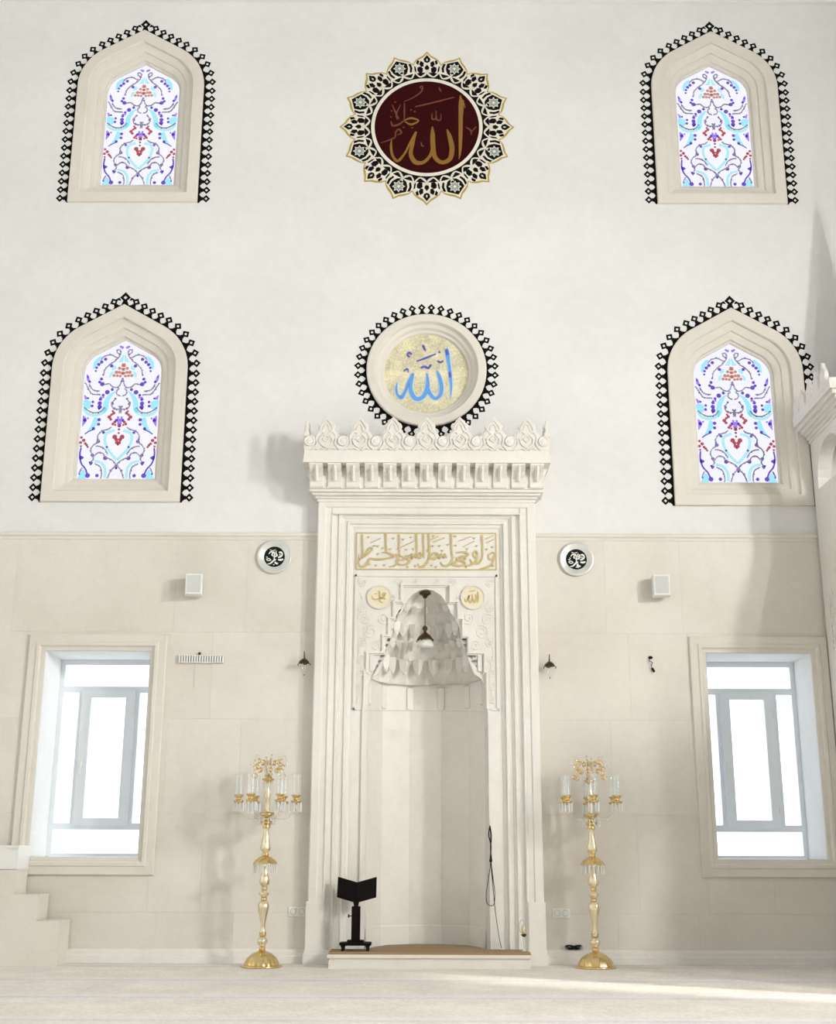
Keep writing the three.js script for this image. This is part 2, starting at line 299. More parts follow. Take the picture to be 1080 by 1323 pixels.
// ------------------------------------------------------------------ stained glass arched windows
const GX = (zx, zy) => (zx - (457 + 0.067 * zy)) * 0.000885, GY = (zy) => 1.756 - (zy - 75) * 0.000967;
const GM = (x, y) => [GX(x, y), GY(y)];
const B = 831;
const panes = {                                             // left half of the pattern: pieces, brush curves and beads
  poly: [
    ['cyan', [[135, 395], [140, 315], [200, 255], [228, 290], [182, 330], [160, 400]]],
    ['teal', [[468, 235], [468, 320], [415, 322], [440, 280]]],
    ['teal', [[350, 375], [385, 360], [405, 392], [360, 420]]], ['teal', [[345, 440], [378, 430], [352, 500], [330, 480]]],
    ['cyan', [[440, 640], [360, 685], [315, 760], [312, 850], [335, 900], [372, 850], [372, 770], [405, 690]]],
    ['cyan', [[85, 750], [165, 765], [168, 840], [110, 845], [85, 810]]],
    ['cyan', [[232, B + 105], [275, B + 125], [268, B + 190], [218, B + 250], [168, B + 272], [205, B + 205]]],
    ['cyan', [[138, B + 775], [188, B + 675], [226, B + 718], [228, B + 778]]],
    ['lilac', [[75, 460], [105, 490], [128, 560], [85, 530]]], ['lilac', [[80, 690], [130, 730], [95, 745]]],
    ['lilac', [[100, B + 90], [135, B + 110], [150, B + 150], [110, B + 210], [104, B + 150]]],
    ['purple', [[125, B + 520], [180, B + 545], [150, B + 572], [128, B + 560]]], ['purple', [[240, B + 590], [290, B + 600], [265, B + 632]]],
    ['purple', [[255, B + 0], [300, B + 0], [270, B + 28]]],
  ],
  arc: [
    ['teal', 12, [[98, B + 15], [150, B + 68], [230, B + 86], [310, B + 65], [350, B + 10]]],
    ['teal', 12, [[480, B + 250], [395, B + 285], [388, B + 360], [430, B + 450], [548, B + 572]]],
    ['teal', 12, [[300, B + 582], [380, B + 602], [430, B + 660], [445, B + 765]]],
    ['white', 9, [[300, B + 545], [390, B + 560], [462, B + 640], [470, B + 700]]],
    ['white', 9, [[250, 225], [320, 215], [400, 250]]], ['white', 9, [[95, 570], [140, 640], [250, 668]]],
    ['purple', 7, [[132, B + 440], [130, B + 520], [160, B + 610], [215, B + 670], [242, B + 722]]],
    ['purple', 5, [[150, B + 292], [190, B + 265], [250, B + 238]]],
  ],
  line: [
    [[430, 205], [425, 250], [380, 310], [320, 355], [275, 410], [268, 470]], [[395, 278], [320, 245], [250, 260], [215, 300]], [[415, 190], [390, 185], [385, 215], [420, 235]],
    [[75, 560], [110, 610], [165, 680], [260, 688]], [[120, 570], [170, 635], [250, 650]], [[290, 575], [350, 570], [390, 600], [440, 610], [470, 580], [487, 510]],
    [[470, 620], [445, 650], [455, 690], [490, 700]], [[440, 735], [410, 790], [430, 840], [500, 850]],
    [[105, B], [160, B + 40], [230, B + 60], [300, B + 40], [330, B]], [[505, B - 10], [510, B + 60]],
    [[440, B + 215], [410, B + 240], [350, B + 255], [300, B + 310], [315, B + 375], [260, B + 420], [245, B + 470], [270, B + 520]],
    [[290, B + 530], [340, B + 490], [390, B + 505], [420, B + 545]], [[420, B + 545], [470, B + 560], [548, B + 620], [500, B + 690], [478, B + 765]],
    [[310, B + 612], [370, B + 640], [400, B + 700], [405, B + 765]], [[150, B + 720], [172, B + 660]], [[265, B + 520], [290, B + 560], [262, B + 600]],
    [[300, B + 420], [380, B + 440], [440, B + 505]],
  ],
  bead: {
    purple: [[265, 293, 14], [225, 325, 14], [196, 352, 14], [176, 388, 11], [172, 425, 9], [250, 515, 13], [235, 550, 12], [268, 572, 18], [390, 632, 13], [338, 662, 19], [296, 695, 12], [272, 740, 14], [270, 785, 17], [275, 825, 18], [120, 545, 11], [190, 770, 11], [188, 815, 12], [345, 368, 14], [130, 730, 9], [290, B + 135, 14], [290, B + 185, 13], [240, B + 232, 13], [315, B + 372, 15], [420, B + 552, 17], [250, B + 740, 19], [355, B + 740, 14], [270, B + 520, 13], [130, B + 140, 14], [485, B + 140, 12], [555, B + 660, 9], [500, B + 690, 9], [420, B + 432, 9], [360, B + 275, 12], [415, 790, 11], [440, 735, 9], [440, 840, 10], [505, 540, 8]],
    red: [[400, B + 105, 15], [420, B + 130, 12], [445, B + 62, 13], [430, B + 40, 9], [470, B + 160, 12], [452, B + 182, 12], [480, B + 192, 9], [422, B + 80, 11], [525, B + 200, 14], [530, B + 240, 9], [532, B + 280, 8], [493, B + 322, 19], [515, B + 352, 15], [524, B + 385, 14], [540, B + 405, 9], [120, B + 330, 11], [150, B + 360, 14], [120, B + 385, 12], [172, B + 395, 11], [190, B + 412, 11], [206, B + 432, 9], [128, B + 425, 9]],
    orange: [[472, 365, 13], [440, 395, 13], [478, 405, 13], [410, 440, 15], [445, 440, 13], [482, 450, 15], [388, 476, 13], [425, 478, 12], [460, 482, 12], [470, 345, 7]],
    lilac: [[505, B + 140, 17], [500, B + 110, 10], [515, B + 175, 12], [90, 490, 10], [275, 720, 9], [300, 720, 9], [550, B + 635, 13], [160, B + 120, 9], [440, 160, 12], [420, 150, 10]],
    white: [[335, B + 320, 20], [320, B + 350, 16], [335, B + 430, 19], [300, B + 455, 19], [270, B + 470, 15], [350, B + 465, 15], [415, B + 515, 16], [440, B + 525, 13], [540, B + 710, 18], [520, B + 745, 18], [485, B + 770, 13], [490, 760, 18], [470, 785, 15], [490, 815, 15], [320, 445, 15], [300, 480, 13], [320, 510, 13]],
  },
};
function glazing(o) {
  const z = -0.125, clip = arch(0.285);
  obj('glass_sheet', new THREE.ShapeGeometry(poly(clip)).translate(0, 0, z - 0.002), S.base, o);
  for (const m of [1, -1]) {
    const mm = (p) => p.map(([x, y]) => { const q = GM(x, y); return [m * q[0], q[1]]; });
    for (const [c, p] of panes.poly) { const s = new THREE.ShapeGeometry(new THREE.Shape(new THREE.CatmullRomCurve3(mm(p).map(([x, y]) => V3(x, y, 0)), true, 'catmullrom', 0.35).getPoints(20).map((v) => V2(v.x, v.y)))); obj('glass_piece', s.translate(0, 0, z + 0.002), S[c], o); }
    for (const [c, w, p] of panes.arc) obj('glass_piece', ribbon(p.map(([x, y]) => [...GM(x, y), w * 0.0012]), z, z + 0.001, m < 0).translate(0, 0, 0.002), S[c], o);
  }
  {
    const by = { purple: [], lilac: [] }; let n = 0;
    for (const p of panes.line) { const c = new THREE.CatmullRomCurve3(p.map(([x, y]) => V3(...GM(x, y), 0))), k = Math.max(3, Math.round(c.getLength() / 0.026)); for (let i = 0; i <= k; i++) { const q = c.getPointAt(i / k), a = c.getTangentAt(i / k); if (n++ % 3 === 2) continue; for (const m of [1, -1]) by[n % 2 ? 'purple' : 'lilac'].push(new THREE.CircleGeometry(0.0075 + 0.003 * (n % 4 === 1), 6).translate(m * (q.x + a.y * 0.005), q.y - a.x * 0.005, z + 0.0045)); } }
    for (const k of ['purple', 'lilac']) stuff(obj('tiny_glass_beads', by[k], S[k], o));
  }
  for (const [c, list] of Object.entries(panes.bead)) {
    const g = [];
    for (const [x, y, r] of list) for (const m of [1, -1]) { const [a, b] = GM(x, y); g.push(new THREE.CircleGeometry(r * 0.00135, 7).translate(m * a, b, z + 0.004)); }
    stuff(obj('glass_beads', g, S[c], o));
  }
  const g = []; for (const p of panes.line) for (const m of [false, true]) g.push(ribbon(p.map(([x, y]) => [...GM(x, y), 0.0052]), z, z + 0.008, m));
  obj('lead_tracery', g, M.lead, o);
}
const archCasing = [[0, 0], [0, 0.03], [0.006, 0.036], [0.112, 0.036], [0.12, 0.028], [0.12, 0.002], [0.165, -0.012], [0.195, -0.03], [0.2, -0.05], [0.235, -0.056], [0.262, -0.075], [0.265, -0.098], [0.285, -0.102], [0.285, -0.135]];
const archLabels = ['upper arched stained glass window across the wall from the left hand stair, with white blue panes', 'upper arched stained glass window high above the marble pulpit', 'arched stained glass window over the plain window beside the small stair', 'arched stained glass window partly behind the marble pulpit canopy'];
archLabels[0] = 'highest arched stained glass window, straight above the plain window beside the small stair';
archLabels[1] = 'highest arched stained glass window, on the pulpit side of the maroon medallion';
const borderGeo = archBorder();
ARCHES.forEach(([x, y], i) => {
  const o = new THREE.Group(); o.name = `window_${i + 1}`; scene.add(o); o.position.set(x, y, 0);
  structure(o, archLabels[i]);
  obj('stone_casing', loft(archCasing.map(([d, z]) => arch(d).map(([a, b]) => [a, b, z]))), M.casing, o);
  obj('painted_diamond_border', borderGeo, M.black, o).userData.label = 'black painted border of small open diamonds';
  glazing(o);
});
// ------------------------------------------------------------------ round window
{
  const o = new THREE.Group(); o.name = 'window_5'; scene.add(o); o.position.set(0, ROUND.y, 0);
  structure(o, 'round gold window with blue script above the mihrab crest');
  const prof = [[0.6, 0], [0.6, 0.035], [0.59, 0.045], [0.52, 0.045], [0.51, 0.03], [0.505, 0], [0.47, -0.015], [0.46, -0.035], [0.455, -0.05], [0.435, -0.055], [0.425, -0.07], [0.425, -0.1]];
  obj('stone_casing', loft(prof.map(([r, z]) => circle(0, 0, r, 64).map(([a, b]) => [a, b, z]))), M.casing, o);
  const n = 44, k = 2 * Math.PI * 0.6 / n, g = [];
  for (let i = 0; i < n; i++) { const t = 2 * Math.PI * (i + 0.5) / n; g.push(...borderUnit((a, b) => { const th = t - a / (0.6 + b * 0.6), r = 0.6 + b * 1.15; return [r * Math.cos(th), r * Math.sin(th)]; }, k)); }
  obj('painted_diamond_border', g, M.black, o).userData.label = 'black painted border of small open diamonds';
  const goldGlass = std([0.9, 0.84, 0.63], { roughness: 0.55, map: tex(256, (u, v) => { const a = fbm(u, v, 64, 3, 55), b = fbm(u, v, 5, 3, 12), q = Math.min(1, Math.max(0.5, 0.9 + 0.3 * (a - 0.5) + 0.25 * (b - 0.5))); return [q, q, q * 0.97]; }, 0.5) });
  obj('gold_disc', plate(circle(0, 0, 0.43, 48), -0.1, -0.085), goldGlass, o);
  const map = (x, y) => [(x - 525) * 0.0008, -(y - 510) * 0.00084], dark = [], light = [];
  const st = (arr, p, w) => arr.push(stroke(map, p, w, -0.085, -0.078));
  const strokes = [
    [[[785, 178, 0.004], [788, 230, 0.02], [800, 330, 0.018], [815, 430, 0.015], [828, 540, 0.014], [838, 680, 0.01], [825, 835, 0.002]]],
    [[[660, 475, 0.008], [690, 560, 0.018], [715, 680, 0.02], [700, 780, 0.018], [640, 830, 0.016], [590, 795, 0.018], [548, 700, 0.012]]],
    [[[532, 505, 0.006], [542, 620, 0.017], [530, 720, 0.022], [475, 815, 0.02], [405, 838, 0.022], [345, 775, 0.022], [328, 680, 0.017], [345, 570, 0.015], [358, 508, 0.01]]],
    [[[352, 525, 0.012], [300, 620, 0.013], [262, 735, 0.014], [210, 820, 0.018], [165, 785, 0.012], [148, 700, 0.01], [160, 630, 0.003]]],
  ];
  const blue = std([0.12, 0.36, 0.78], { roughness: 0.4 }), indigo = std([0.09, 0.1, 0.5], { roughness: 0.4 }), pale = std([0.62, 0.72, 0.86], { roughness: 0.4 });
  const halo = []; for (const [p] of strokes) { st(light, p); halo.push(ribbon(p.map(([x, y, w]) => [...map(x, y), w + 0.009]), -0.085, -0.0805)); }
  obj('script_outline', halo, pale, o);
  for (const s of light) obj('blue_letter', s, blue, o);
  for (const p of [[[480, 140, 0.008], [492, 170, 0.012], [515, 220, 0.004]], [[340, 265, 0.006], [310, 240, 0.01], [285, 270, 0.008], [315, 300, 0.006]], [[400, 352, 0.004], [520, 308, 0.009], [645, 255, 0.005]], [[455, 440, 0.006], [500, 420, 0.01], [545, 440, 0.01], [585, 395, 0.008]], [[665, 345, 0.006], [700, 365, 0.008], [740, 345, 0.006]], [[680, 225, 0.008], [700, 240, 0.006]], [[240, 480, 0.004], [285, 450, 0.007], [300, 500, 0.003]], [[775, 200, 0.012], [792, 270, 0.014]], [[815, 490, 0.012], [825, 560, 0.012]]]) st(dark, p);
  obj('script_marks', dark.map((g) => g.translate(0, 0, 0.001)), indigo, o);
}
// ------------------------------------------------------------------ plain rectangular windows
function rectRings(hw, y0, y1, prof) { return loft(prof.map(([d, z]) => rect(-hw + d, hw - d, y0 + d, y1 - d).map(([a, b]) => [a, b, z])), true, 0.3); }
[[WL, 6, 'plain white lit rectangular window beside the small stair'], [WR, 7, 'plain white lit rectangular window beside the marble pulpit']].forEach(([x, n, label]) => {
  const o = new THREE.Group(); o.name = `window_${n}`; scene.add(o); o.position.set(x, 0, 0); structure(o, label);
  const { hw, y0, y1 } = LOW, T = 0.155;
  obj('stone_surround', rectRings(hw + T, y0 - T, y1 + T, [[0, 0], [0, 0.045], [0.008, 0.05], [0.07, 0.05], [0.08, 0.062], [0.105, 0.062], [0.115, 0.05], [0.118, 0.036], [0.15, 0.03], [T, 0.02], [T, -0.03]]), M.trim, o);
  obj('reveal', rectRings(hw, y0, y1, [[0.0015, 0.02], [0.0015, -0.6]]), M.plaster, o);
  const zf = -0.52, H = y1 - y0, Y = (f) => y1 - f * H, b = 0.045, sx = 0.195, sash = 0.095;
  const q = hw - sx - 0.035;
  const light = [[-hw + b, hw - b, Y(0.14), y1 - 0.05], [-hw + b, hw - b, y0 + 0.03, Y(0.868)], [-hw + b, -hw + sx, Y(0.835), Y(0.172)], [hw - sx, hw - b, Y(0.835), Y(0.172)], [-q + sash, q - sash, Y(0.81), Y(0.2)]];
  const cutout = [...light.slice(0, 4), [-q + 0.02, q - 0.02, Y(0.83), Y(0.18)]];
  obj('window_frame', plate(rect(-hw + 0.002, hw - 0.002, y0 + 0.002, y1 - 0.002), zf - 0.06, zf, cutout.map((c) => rect(...c))), M.upvc, o).userData.label = 'pale blue grey window frame';
  const s = obj('sash', plate(rect(-q, q, Y(0.85), Y(0.16)), zf - 0.028, zf + 0.025, [rect(...light[4])], 0.004), M.upvc, o);
  obj('handle', [box(-q + 0.03, -q + 0.055, 1.72, 1.78, zf + 0.025, zf + 0.05), box(-q + 0.035, -q + 0.05, 1.64, 1.76, zf + 0.05, zf + 0.065)], M.whitePlastic, s);
  for (const y of [1.3, 2.2]) obj('hinge', box(q - 0.02, q + 0.005, y, y + 0.07, zf + 0.02, zf + 0.04), M.whitePlastic, s);
  for (const [a, c, d, e] of light) obj('pane', box(a, c, d, e, zf - 0.034, zf - 0.03), M.thinGlass, o);
});

// ------------------------------------------------------------------ the mihrab
{
  const o = thing('mihrab', 'tall white marble prayer niche with carved crest and stalactite hood', 'prayer niche');
  // nested frames, each an upside down U around the niche
  function frameU(name, W, T, prof, y0 = 0) { obj(name, loft(prof.map(([d, z]) => [[-(W - d), y0, z], [-(W - d), T - d, z], [W - d, T - d, z], [W - d, y0, z]]), false, 0.3), M.mihrab, o); }
  frameU('outer_frame', 1.04, 4.2, [[0, 0], [0, 0.13], [0.012, 0.145], [0.075, 0.145], [0.085, 0.13], [0.13, 0.13], [0.138, 0.142], [0.15, 0.142]]);
  frameU('middle_frame', 0.895, 4.125, [[0, 0.142], [0.006, 0.115], [0.05, 0.105], [0.06, 0.12], [0.08, 0.12], [0.09, 0.1], [0.1, 0.1]]);
  frameU('inner_frame', 0.797, 4.03, [[0, 0.1], [0.01, 0.085], [0.035, 0.085], [0.045, 0.1], [0.06, 0.1], [0.068, 0.075], [0.09, 0.07], [0.1, 0.058], [0.105, 0.058]]);
  for (const s of [-1, 1]) obj('plinth', [box(Math.min(s * 1.065, s * 0.8), Math.max(s * 1.065, s * 0.8), 0, 0.09, 0, 0.17), box(Math.min(s * 1.055, s * 0.8), Math.max(s * 1.055, s * 0.8), 0.09, 0.12, 0, 0.16), box(Math.min(s * 1.05, s * 0.9), Math.max(s * 1.05, s * 0.9), 0.12, 0.52, 0, 0.152)], M.mihrab, o);
  // face panel with the niche opening
  const steps = [[0.557, 0.0, 2.2], [0.547, 2.2, 2.534], [0.528, 2.534, 2.713], [0.38, 2.713, 2.872], [0.326, 2.872, 3.038], [0.282, 3.038, 3.2], [0.21, 3.2, 3.362]];
  const stepLine = (grow) => { const r = []; steps.forEach(([w, a, b], i) => { r.push([w + grow, i ? (steps[i - 1][0] > w ? a + grow : a) : a]); r.push([w + grow, b + grow]); }); return [...r.map(([x, y]) => [x, y]), ...r.map(([x, y]) => [-x, y]).reverse()]; };
  const ZF = 0.055;
  obj('face_panel', plate(rect(-0.71, 0.71, 0, 3.94), 0, ZF, [stepLine(0)]), M.mihrab, o);
  obj('step_moulding', plate(stepLine(0.032), ZF, ZF + 0.02, [stepLine(0.012)]), M.mihrab, o);
  // raised border around the carved field, and its low arabesques
  obj('field_border', [box(-0.675, -0.655, 2.2, 3.478, ZF, ZF + 0.014), box(0.655, 0.675, 2.2, 3.478, ZF, ZF + 0.014), box(-0.675, 0.675, 3.458, 3.478, ZF, ZF + 0.014), box(-0.675, -0.6, 2.2, 2.22, ZF, ZF + 0.014), box(0.6, 0.675, 2.2, 2.22, ZF, ZF + 0.014)], M.mihrab, o);
  const sp = [];
  const spiral = (cx, cy, r, dir, a0) => { const p = []; for (let i = 0; i <= 12; i++) { const t = i / 12, a = a0 + dir * t * 4.5 * Math.PI * 0.8, q = r * (1 - 0.85 * t); p.push([cx + q * Math.cos(a), cy + q * Math.sin(a), 0.006 * (1 - 0.4 * t)]); } return p; };
  for (const m of [false, true]) {
    for (const [x, y, r, d, a] of [[0.58, 3.05, 0.06, 1, 0], [0.52, 2.93, 0.07, -1, 2], [0.6, 2.83, 0.05, 1, 1], [0.46, 2.8, 0.06, -1, 4], [0.61, 2.68, 0.045, -1, 0], [0.61, 2.55, 0.042, 1, 2], [0.61, 2.42, 0.042, -1, 3], [0.61, 2.3, 0.04, 1, 1], [0.25, 3.4, 0.04, 1, 0], [0.1, 3.41, 0.032, -1, 2], [0.6, 3.4, 0.045, -1, 1], [0.4, 3.06, 0.06, 1, 3], [0.6, 3.15, 0.045, -1, 3], [0.32, 3.26, 0.04, -1, 0]]) sp.push(ribbon(spiral(x, y, r, d, a), ZF, ZF + 0.007, m));
    sp.push(ribbon([[0.63, 2.25, 0.004], [0.59, 2.5, 0.004], [0.63, 2.75, 0.004], [0.54, 3.0, 0.004], [0.62, 3.3, 0.004]], ZF, ZF + 0.006, m));
  }
  obj('carved_scrolls', sp, M.mihrab, o);
  // gilded inscription panel
  {
    const x = 0.672, y0 = 3.523, y1 = 3.891;
    const p = obj('inscription_panel', plate(rect(-x, x, y0, y1), ZF, ZF + 0.006), M.mihrab, o);
    obj('gold_line', plate(rect(-x, x, y0, y1), ZF + 0.006, ZF + 0.012, [rect(-x + 0.011, x - 0.011, y0 + 0.011, y1 - 0.011)]), M.scriptGold, p);
    const map = (a, b) => [(a - 536.5) / 963 * 1.344, y1 - (b - 68) / 254 * 0.368], g = [], w = 0.0076;
    const T = (pts, ww = w) => g.push(stroke(map, pts, ww, ZF + 0.006, ZF + 0.016));
    T([[988, 203], [962, 222], [972, 250], [1000, 238], [1002, 208], [985, 202]]); T([[1000, 235], [985, 280], [940, 305], [895, 314, 0.003]], 0.01);
    T([[918, 84, 0.01], [922, 180], [918, 240], [890, 276, 0.012], [852, 272], [835, 248, 0.004]]);
    T([[872, 193], [856, 214], [870, 236], [888, 215], [878, 190]]); T([[887, 225], [875, 265], [840, 287], [798, 292, 0.003]], 0.01);
    T([[738, 207, 0.005], [790, 200], [822, 216, 0.012], [782, 240], [738, 268], [715, 288]], 0.009); T([[715, 288], [770, 292], [803, 276], [775, 258], [742, 245]], 0.009); T([[745, 240], [790, 228], [806, 245], [770, 268]], 0.007);
    T([[707, 80, 0.01], [712, 200], [718, 250], [692, 286, 0.012], [655, 292], [634, 268, 0.004]]);
    T([[678, 242, 0.005], [662, 214], [655, 242], [637, 214], [628, 244], [611, 218], [600, 246], [572, 243]], 0.008);
    T([[553, 78, 0.01], [558, 160], [558, 242]]); T([[560, 236], [588, 208], [616, 214], [600, 240], [558, 246]], 0.009); T([[556, 246], [530, 286, 0.012], [492, 302], [482, 280, 0.004]]);
    T([[516, 80, 0.01], [519, 160], [521, 240, 0.005]]); T([[469, 78, 0.01], [473, 160], [476, 226], [492, 241], [506, 224], [494, 205], [480, 222]]);
    T([[470, 240], [452, 222], [442, 246], [427, 222], [416, 246], [398, 226], [386, 250], [350, 257]], 0.008);
    T([[352, 224, 0.005], [400, 244], [423, 262, 0.012], [392, 287], [345, 283], [328, 258, 0.004]]); T([[328, 214], [346, 245, 0.011], [325, 290], [283, 302, 0.003]]);
    T([[349, 84, 0.01], [353, 160], [357, 232, 0.006]]); T([[259, 76, 0.01], [262, 140], [265, 204]]); T([[233, 206, 0.005], [266, 205], [316, 230, 0.012], [262, 247], [200, 252, 0.011], [148, 246]]);
    T([[150, 246], [130, 286, 0.012], [95, 302], [76, 280], [86, 250, 0.003]]); T([[97, 84, 0.01], [101, 160], [104, 238]]); T([[108, 228], [150, 174], [168, 180], [150, 204], [110, 236]], 0.008); T([[102, 240], [80, 252], [77, 214, 0.003]], 0.008);
    for (const l of [[[155, 140], [225, 108]], [[330, 185], [455, 125]], [[565, 118], [622, 94]], [[580, 134], [662, 104]], [[752, 128], [842, 94]], [[788, 166], [866, 126]], [[938, 112], [996, 88]], [[944, 140], [1001, 113]]]) T(l, 0.0032);
    for (const [a, b] of [[140, 100], [310, 108], [430, 100], [378, 115], [585, 92], [735, 92], [205, 160], [290, 182], [400, 185], [450, 180], [580, 160], [628, 158], [685, 150], [738, 155], [815, 180], [882, 158], [950, 180], [990, 165], [150, 285], [195, 292], [250, 290], [410, 300], [462, 295], [575, 290], [605, 300], [810, 300], [990, 292], [440, 215], [645, 190], [865, 105], [205, 215], [545, 190], [520, 300], [180, 160], [240, 175]]) T([[a - 8, b - 4], [a, b + 5], [a + 7, b - 5]], 0.0032);
    for (const s of g) obj('gold_letter', s, M.scriptGold, p);
  }
  // two gilded roundels
  for (const s of [-1, 1]) {
    const cx = s * 0.441, cy = 3.258;
    const r = obj('roundel', plate(circle(cx, cy, 0.108, 32), ZF, ZF + 0.014), M.roundelGold, o); r.userData.label = s < 0 ? 'gilded roundel reading Muhammad' : 'gilded roundel reading Allah';
    obj('rim', plate(circle(cx, cy, 0.116, 32), ZF, ZF + 0.02, [circle(cx, cy, 0.105, 32)]), M.trim, r);
    const g = [], T = (p, w = 0.006) => g.push(ribbon(p.map(([a, b, c]) => [cx + a, cy + b, c ?? w]), ZF + 0.014, ZF + 0.02));
    if (s > 0) { T([[0.045, 0.055], [0.05, 0, 0.007], [0.048, -0.05, 0.003]]); T([[0.022, 0.03], [0.03, -0.02, 0.008], [0.012, -0.045, 0.008], [-0.004, -0.02]]); T([[-0.006, 0.03], [-0.006, -0.02, 0.008], [-0.026, -0.048, 0.008], [-0.04, -0.02], [-0.034, 0.02]]); T([[-0.034, 0.02], [-0.055, -0.03], [-0.07, -0.04], [-0.075, -0.01, 0.003]]); T([[-0.03, 0.055, 0.003], [0.025, 0.07, 0.003]]); }
    else { T([[0.06, 0.025], [0.045, 0.04], [0.03, 0.025], [0.05, 0.015], [0.02, -0.005], [0.0, -0.01]], 0.007); T([[0.0, 0.06], [0.0, -0.01, 0.007], [-0.03, -0.02], [-0.06, -0.015], [-0.072, 0.01, 0.003]]); T([[0.055, -0.02], [0.03, -0.01], [0.0, -0.035, 0.007], [0.035, -0.055, 0.003]]); T([[-0.02, 0.035, 0.003], [-0.05, 0.028, 0.003]]); }
    for (const s of g) obj('gold_letter', s, M.scriptGold, r);
  }
  // spandrel plates inside the stepped outline, cut to the hood's profile
  const hood = [[0.545, 2.2], [0.54, 2.44], [0.51, 2.5], [0.45, 2.54], [0.4, 2.66], [0.38, 2.73], [0.35, 2.82], [0.332, 2.873], [0.315, 2.96], [0.297, 3.025], [0.262, 3.08], [0.233, 3.12], [0.19, 3.215], [0.14, 3.285], [0.07, 3.33], [0, 3.345]];
  const curve = [...hood, ...hood.slice(0, -1).reverse().map(([x, y]) => [-x, y])];
  const stepUp = steps.slice(1); const so = []; stepUp.forEach(([w, a, b]) => so.push([w, a], [w, b]));
  obj('spandrel', plate([...so, ...so.map(([x, y]) => [-x, y]).reverse()], 0.0, 0.035, [[...curve]].map((c) => c.map(([x, y]) => [x * 0.998, Math.max(y, 2.2005)]))), M.mihrab, o);
  // niche: five tall slabs on a half ten-sided plan
  const plan = [[-0.557, 0.03], [-0.55, -0.07], [-0.425, -0.385], [-0.16, -0.54], [0.16, -0.54], [0.425, -0.385], [0.55, -0.07], [0.557, 0.03]];
  const dirs = plan.map(([x, z]) => [x / 0.557, (z - 0.03) / 0.557]);
  const facet = (i, y0, y1, k0 = 1, k1 = 1, gap = 0.002, off = 0) => {
    const a = plan[i], b = plan[i + 1], l = Math.hypot(b[0] - a[0], b[1] - a[1]), ux = (b[0] - a[0]) / l, uz = (b[1] - a[1]) / l, nx = -uz, nz = ux;   // n: away from the hall
    const A = [a[0] + ux * gap, a[1] + uz * gap], Bq = [b[0] - ux * gap, b[1] - uz * gap], t = 0.02;
    const P = (p, y, d) => [p[0] - nx * (off - d) * -1 * -1, y, p[1] - nz * (off - d)];
    const f = [P(A, y0, 0), P(Bq, y0, 0), P(Bq, y1, 0), P(A, y1, 0)], r = [P(A, y0, t), P(Bq, y0, t), P(Bq, y1, t), P(A, y1, t)];
    return quads([f, [r[1], r[0], r[3], r[2]], [f[0], f[3], r[3], r[0]], [f[1], r[1], r[2], f[2]], [f[3], f[2], r[2], r[3]], [f[0], r[0], r[1], f[1]]]);
  };
  for (let i = 0; i < plan.length - 1; i++) obj('niche_slab', facet(i, 0.12, 2.52), M.mihrab, o);
  obj('niche_back', [box(-0.66, 0.66, 0, 3.55, -0.62, -0.585)], M.mihrab, o);
  obj('niche_base', loft([[1.0, 0.39], [0.985, 0.385], [0.985, 0.355], [0.97, 0.345], [0.97, 0.3], [0.955, 0.285], [0.95, 0.12]].map(([k, y]) => dirs.map(([x, z]) => [x * 0.557 * k, y, 0.03 + z * 0.557 * k])), false, 0.3), M.mihrab, o);
  obj('niche_string_course', loft([[1.0, 2.19], [0.975, 2.195], [0.97, 2.21], [0.985, 2.222], [1.0, 2.225]].map(([k, y]) => dirs.map(([x, z]) => [x * 0.557 * k, y, 0.03 + z * 0.557 * k])), false, 0.3), M.mihrab, o);
  // stalactite hood: tiers of scalloped cells that step inwards
  function tier(y0, y1, r0, r1, cells, amp, parent) {
    const N = cells * 8, T = 6, rings = [];
    for (let j = 0; j <= T; j++) {
      const t = j / T, ring = [];
      for (let i = 0; i <= N; i++) {
        const th = Math.PI * i / N, ph = (i / N * cells) % 1, cell = i === N ? 0 : Math.sin(Math.PI * ph), e = Math.pow(t, 3.2);
        const r = r0 + (r1 - r0) * e + amp * cell * (1 - 0.75 * t) - 0.004;
        ring.push([-r * Math.cos(th), y0 + (y1 - y0) * t, 0.03 - r * Math.sin(th)]);
      }
      rings.push(ring);
    }
    obj('hood_tier', [loft(rings, false, 0.5), ledge(y0, r0 + amp + 0.06, r0 - 0.001, N)], M.mihrab, parent);
  }
  function ledge(y, ra, rb, N) { const A = [], Bq = []; for (let i = 0; i <= N; i++) { const th = Math.PI * i / N; A.push([-ra * Math.cos(th), y, 0.03 - ra * Math.sin(th)]); Bq.push([-rb * Math.cos(th), y, 0.03 - rb * Math.sin(th)]); } return loft([A, Bq], false, 0.5); }
  const tiers = [[2.5, 2.715, 0.5, 0.42, 8, 0.05], [2.715, 2.873, 0.4, 0.345, 7, 0.03], [2.873, 3.035, 0.345, 0.3, 7, 0.03], [3.035, 3.2, 0.3, 0.21, 5, 0.025], [3.2, 3.345, 0.21, 0.004, 5, 0.01]];
  for (const [a, b, c, d, n, m] of tiers) tier(a, b, c, d, n, m, o);
  const drop = (r, th, y0, y1, w) => {                         // a hanging stalactite: prow shaped, pointed below
    const c = [-r * Math.cos(th), 0.03 - r * Math.sin(th)], tx = Math.sin(th), tz = -Math.cos(th), nx = Math.cos(th), nz = Math.sin(th);
    const P = (a, b, y) => [c[0] + tx * a + nx * b, y, c[1] + tz * a + nz * b];
    const A = [P(-w, -0.02, y1), P(0, 0.03, y1), P(w, -0.02, y1)], m = y0 + (y1 - y0) * 0.35, C = [P(-w * 0.7, -0.02, m), P(0, 0.024, m), P(w * 0.7, -0.02, m)], D = [P(-0.004, -0.015, y0), P(0, 0.005, y0), P(0.004, -0.015, y0)];
    return loft([A, C, D], true, 0.2);
  };
